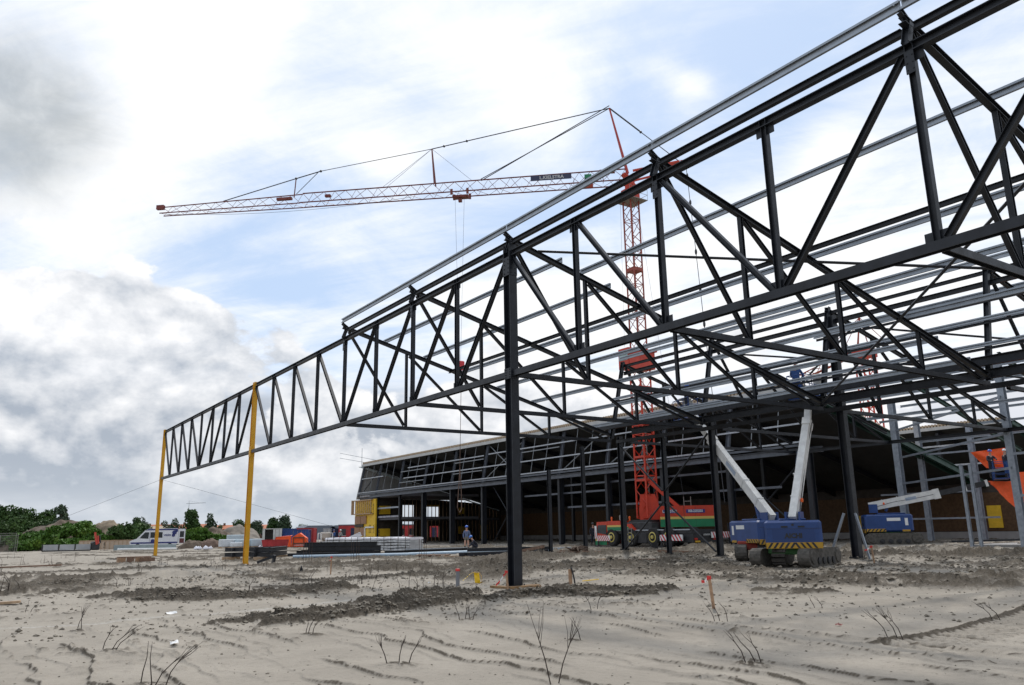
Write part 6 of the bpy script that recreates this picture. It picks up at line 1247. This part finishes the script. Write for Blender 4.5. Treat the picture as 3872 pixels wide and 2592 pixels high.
for k, (x, y) in enumerate([(15.9,43.2),(18.6,43.1),(22.6,42.6)]):
    t = thing('rebar_bundle', 'cluster of thin upright rebars in front of the dark girders, %s from the left' % ORD[k], 'rebars', (x, y, gz(x,y)), 'rebar clusters')
    for i in range(4): MB().cyl((-.24+.16*i,.05*(i % 2),-.1), (-.24+.16*i,.05*(i % 2),1.15),.012,5).build('bar', REB, t, local=True)
    MB().bx(-.36,.36,-.15,.2,-.05,.03).build('foot', RTIM, t, local=True)
# cut willow stems standing in the sand
TWIG = mat('twig_bark', (.045,.032,.024), .85, 0, .2, 20.)
def twigs(x, y, stems, label):
    z = gz(x, y); t = thing('cut_shrub', label, 'twigs', (x, y, z), 'cut shrubs in the sand'); rgt = Vector((r_.x, r_.y, 0)); fwd = Vector((fw.x, fw.y, 0)).normalized()
    for sx, h, lx, nb in stems:      # offset along the view's width, height, lean, number of fine shoots
        b = MB(); g = random.Random(int(x*100+sx*77)); dp = g.uniform(-.08,.08); k = g.uniform(-.25,.25)*h*.3
        p = [rgt*sx+fwd*dp+Vector((0,0,-.03)), rgt*(sx+lx*.2+k*.5)+fwd*dp+Vector((0,0,h*.3)), rgt*(sx+lx*.55+k)+fwd*(dp+.03)+Vector((0,0,h*.62)), rgt*(sx+lx)+fwd*(dp+.05)+Vector((0,0,h))]
        b.tube(p[:3]+([p[3]] if nb < 2 else [p[2]+(p[3]-p[2])*.1]), [.0075,.0065,.005,.002], 5)
        for j in range(nb if nb > 1 else 0):
            q = p[1].lerp(p[2], .55+.45*g.random()); e_ = p[3]+rgt*g.uniform(-.14,.14)*(h*1.1)+fwd*g.uniform(-.1,.1)+Vector((0,0,g.uniform(-.12,.04)*h)); b.tube([q, q.lerp(e_,.5)+rgt*g.uniform(-.02,.02), e_], [.0042,.0032,.0012], 4)
        b.build('stem', TWIG, t, local=True)
for x, y, st, l in [(2.06,17.24,[(-.05,.42,.12,4),(.05,.46,-.0,3)],'two dark bare stems crossing, left of the sand track'), (2.06,13.6,[(-.12,.36,.12,3),(.02,.36,.36,4),(.08,.32,.34,3)],'three bare stems leaning right in the left foreground'), (2.04,10.3,[(-.16,.46,.03,1),(0.0,.46,-.06,1),(.02,.42,.36,2),(.14,.44,.28,4)],'bent bare stems at the bottom left edge'), (5.08,13.5,[(-.1,.2,.02,1),(-.05,.34,.14,2),(.04,.24,.1,3)],'low bare stems before the rough mud strip'),
        (4.84,9.75,[(-.14,.34,-.14,5),(0,.30,.06,5),(.12,.3,.16,3)],'wide fan of bare stems in the bottom centre'), (8.0,13.4,[(-.1,.26,-.12,2),(0,.3,.03,2),(.08,.3,.0,3),(.14,.2,.12,2)],'group of four bare stems left of the column shadow'), (5.6,7.5,[(-.03,.82,-.16,5),(.05,.66,.2,6)],'tallest pair of bare stems at the bottom edge right of centre'), (7.95,10.1,[(-.06,.3,.05,2),(.1,.3,-.14,3)],'two crossed bare stems behind the tallest pair'), (11.2,13.5,[(-.08,.3,-.08,3),(.06,.3,.1,4)],'bare stems before the low mud ridge at centre right'),
        (11.3,10.25,[(-.06,.32,-.12,2),(.06,.34,-.14,3),(.18,.34,-.1,2)],'bare stems at the foot of the tall taped stake'), (8.0,6.8,[(-.05,.34,-.2,3),(.08,.3,-.22,1),(.14,.3,-.16,3)],'bent bare stems at the bottom right'), (14.5,10.5,[(-.06,.26,-.1,2),(.1,.24,-.12,3)],'small bare stems at the edge of the churned soil'), (11.5,7.1,[(-.05,.42,-.3,3),(.08,.44,-.24,5),(.14,.4,-.2,3)],'tall bare stems leaning left beside the tread marks'), (15.1,7.4,[(-.05,.28,-.22,3),(.1,.28,-.2,3)],'bare stems at the right edge above the tread marks'),
        (1.6,22.2,[(-.12,.26,.02,1),(.02,.24,.16,2)],'small bare stems at the far left'), (1.0,27.4,[(-.2,.3,.05,1),(0,.34,.05,2),(.2,.3,.02,1)],'bare stems before the mud at the far left'), (4.9,26.3,[(-.2,.4,.05,1),(0,.45,.05,1)],'two straight bare stems behind the first mud strip'), (11.2,26.2,[(-.15,.4,.1,1),(.05,.36,.08,2),(.2,.4,.06,1)],'straight bare stems behind the centre mud strip'), (10.6,22.9,[(-.12,.4,.1,2),(.05,.4,.2,1)],'leaning bare stems in the centre mud strip')]:
    twigs(x, y, st, l)
g = random.Random(9)
for i in range(60):
    r, a = g.uniform(24, 88), R(g.uniform(2, 34)); x, y = r*math.sin(a), r*math.cos(a)
    if abs(x-XA) < .8: continue
    z = gz(x, y); b = MB()
    for j in range(g.randint(1, 4)): h = g.uniform(.25,.7); s = g.uniform(-.3,.3); b.tube([(x+s,y,z-.03),(x+s+g.uniform(-.05,.05),y,z+h*.5),(x+s+g.uniform(-.2,.2),y+g.uniform(-.1,.1),z+h)], [.011,.008,.004], 4)
    tag(b.build('dry_stem', TWIG), 'thin dry stems standing far out on the sand before the yellow columns', 'twigs', 'far dry stems')
for o in bpy.data.objects:
    if '_o' in o: del o['_o']
    if 'label' in o and 'kind' not in o: o['kind'] = 'thing'
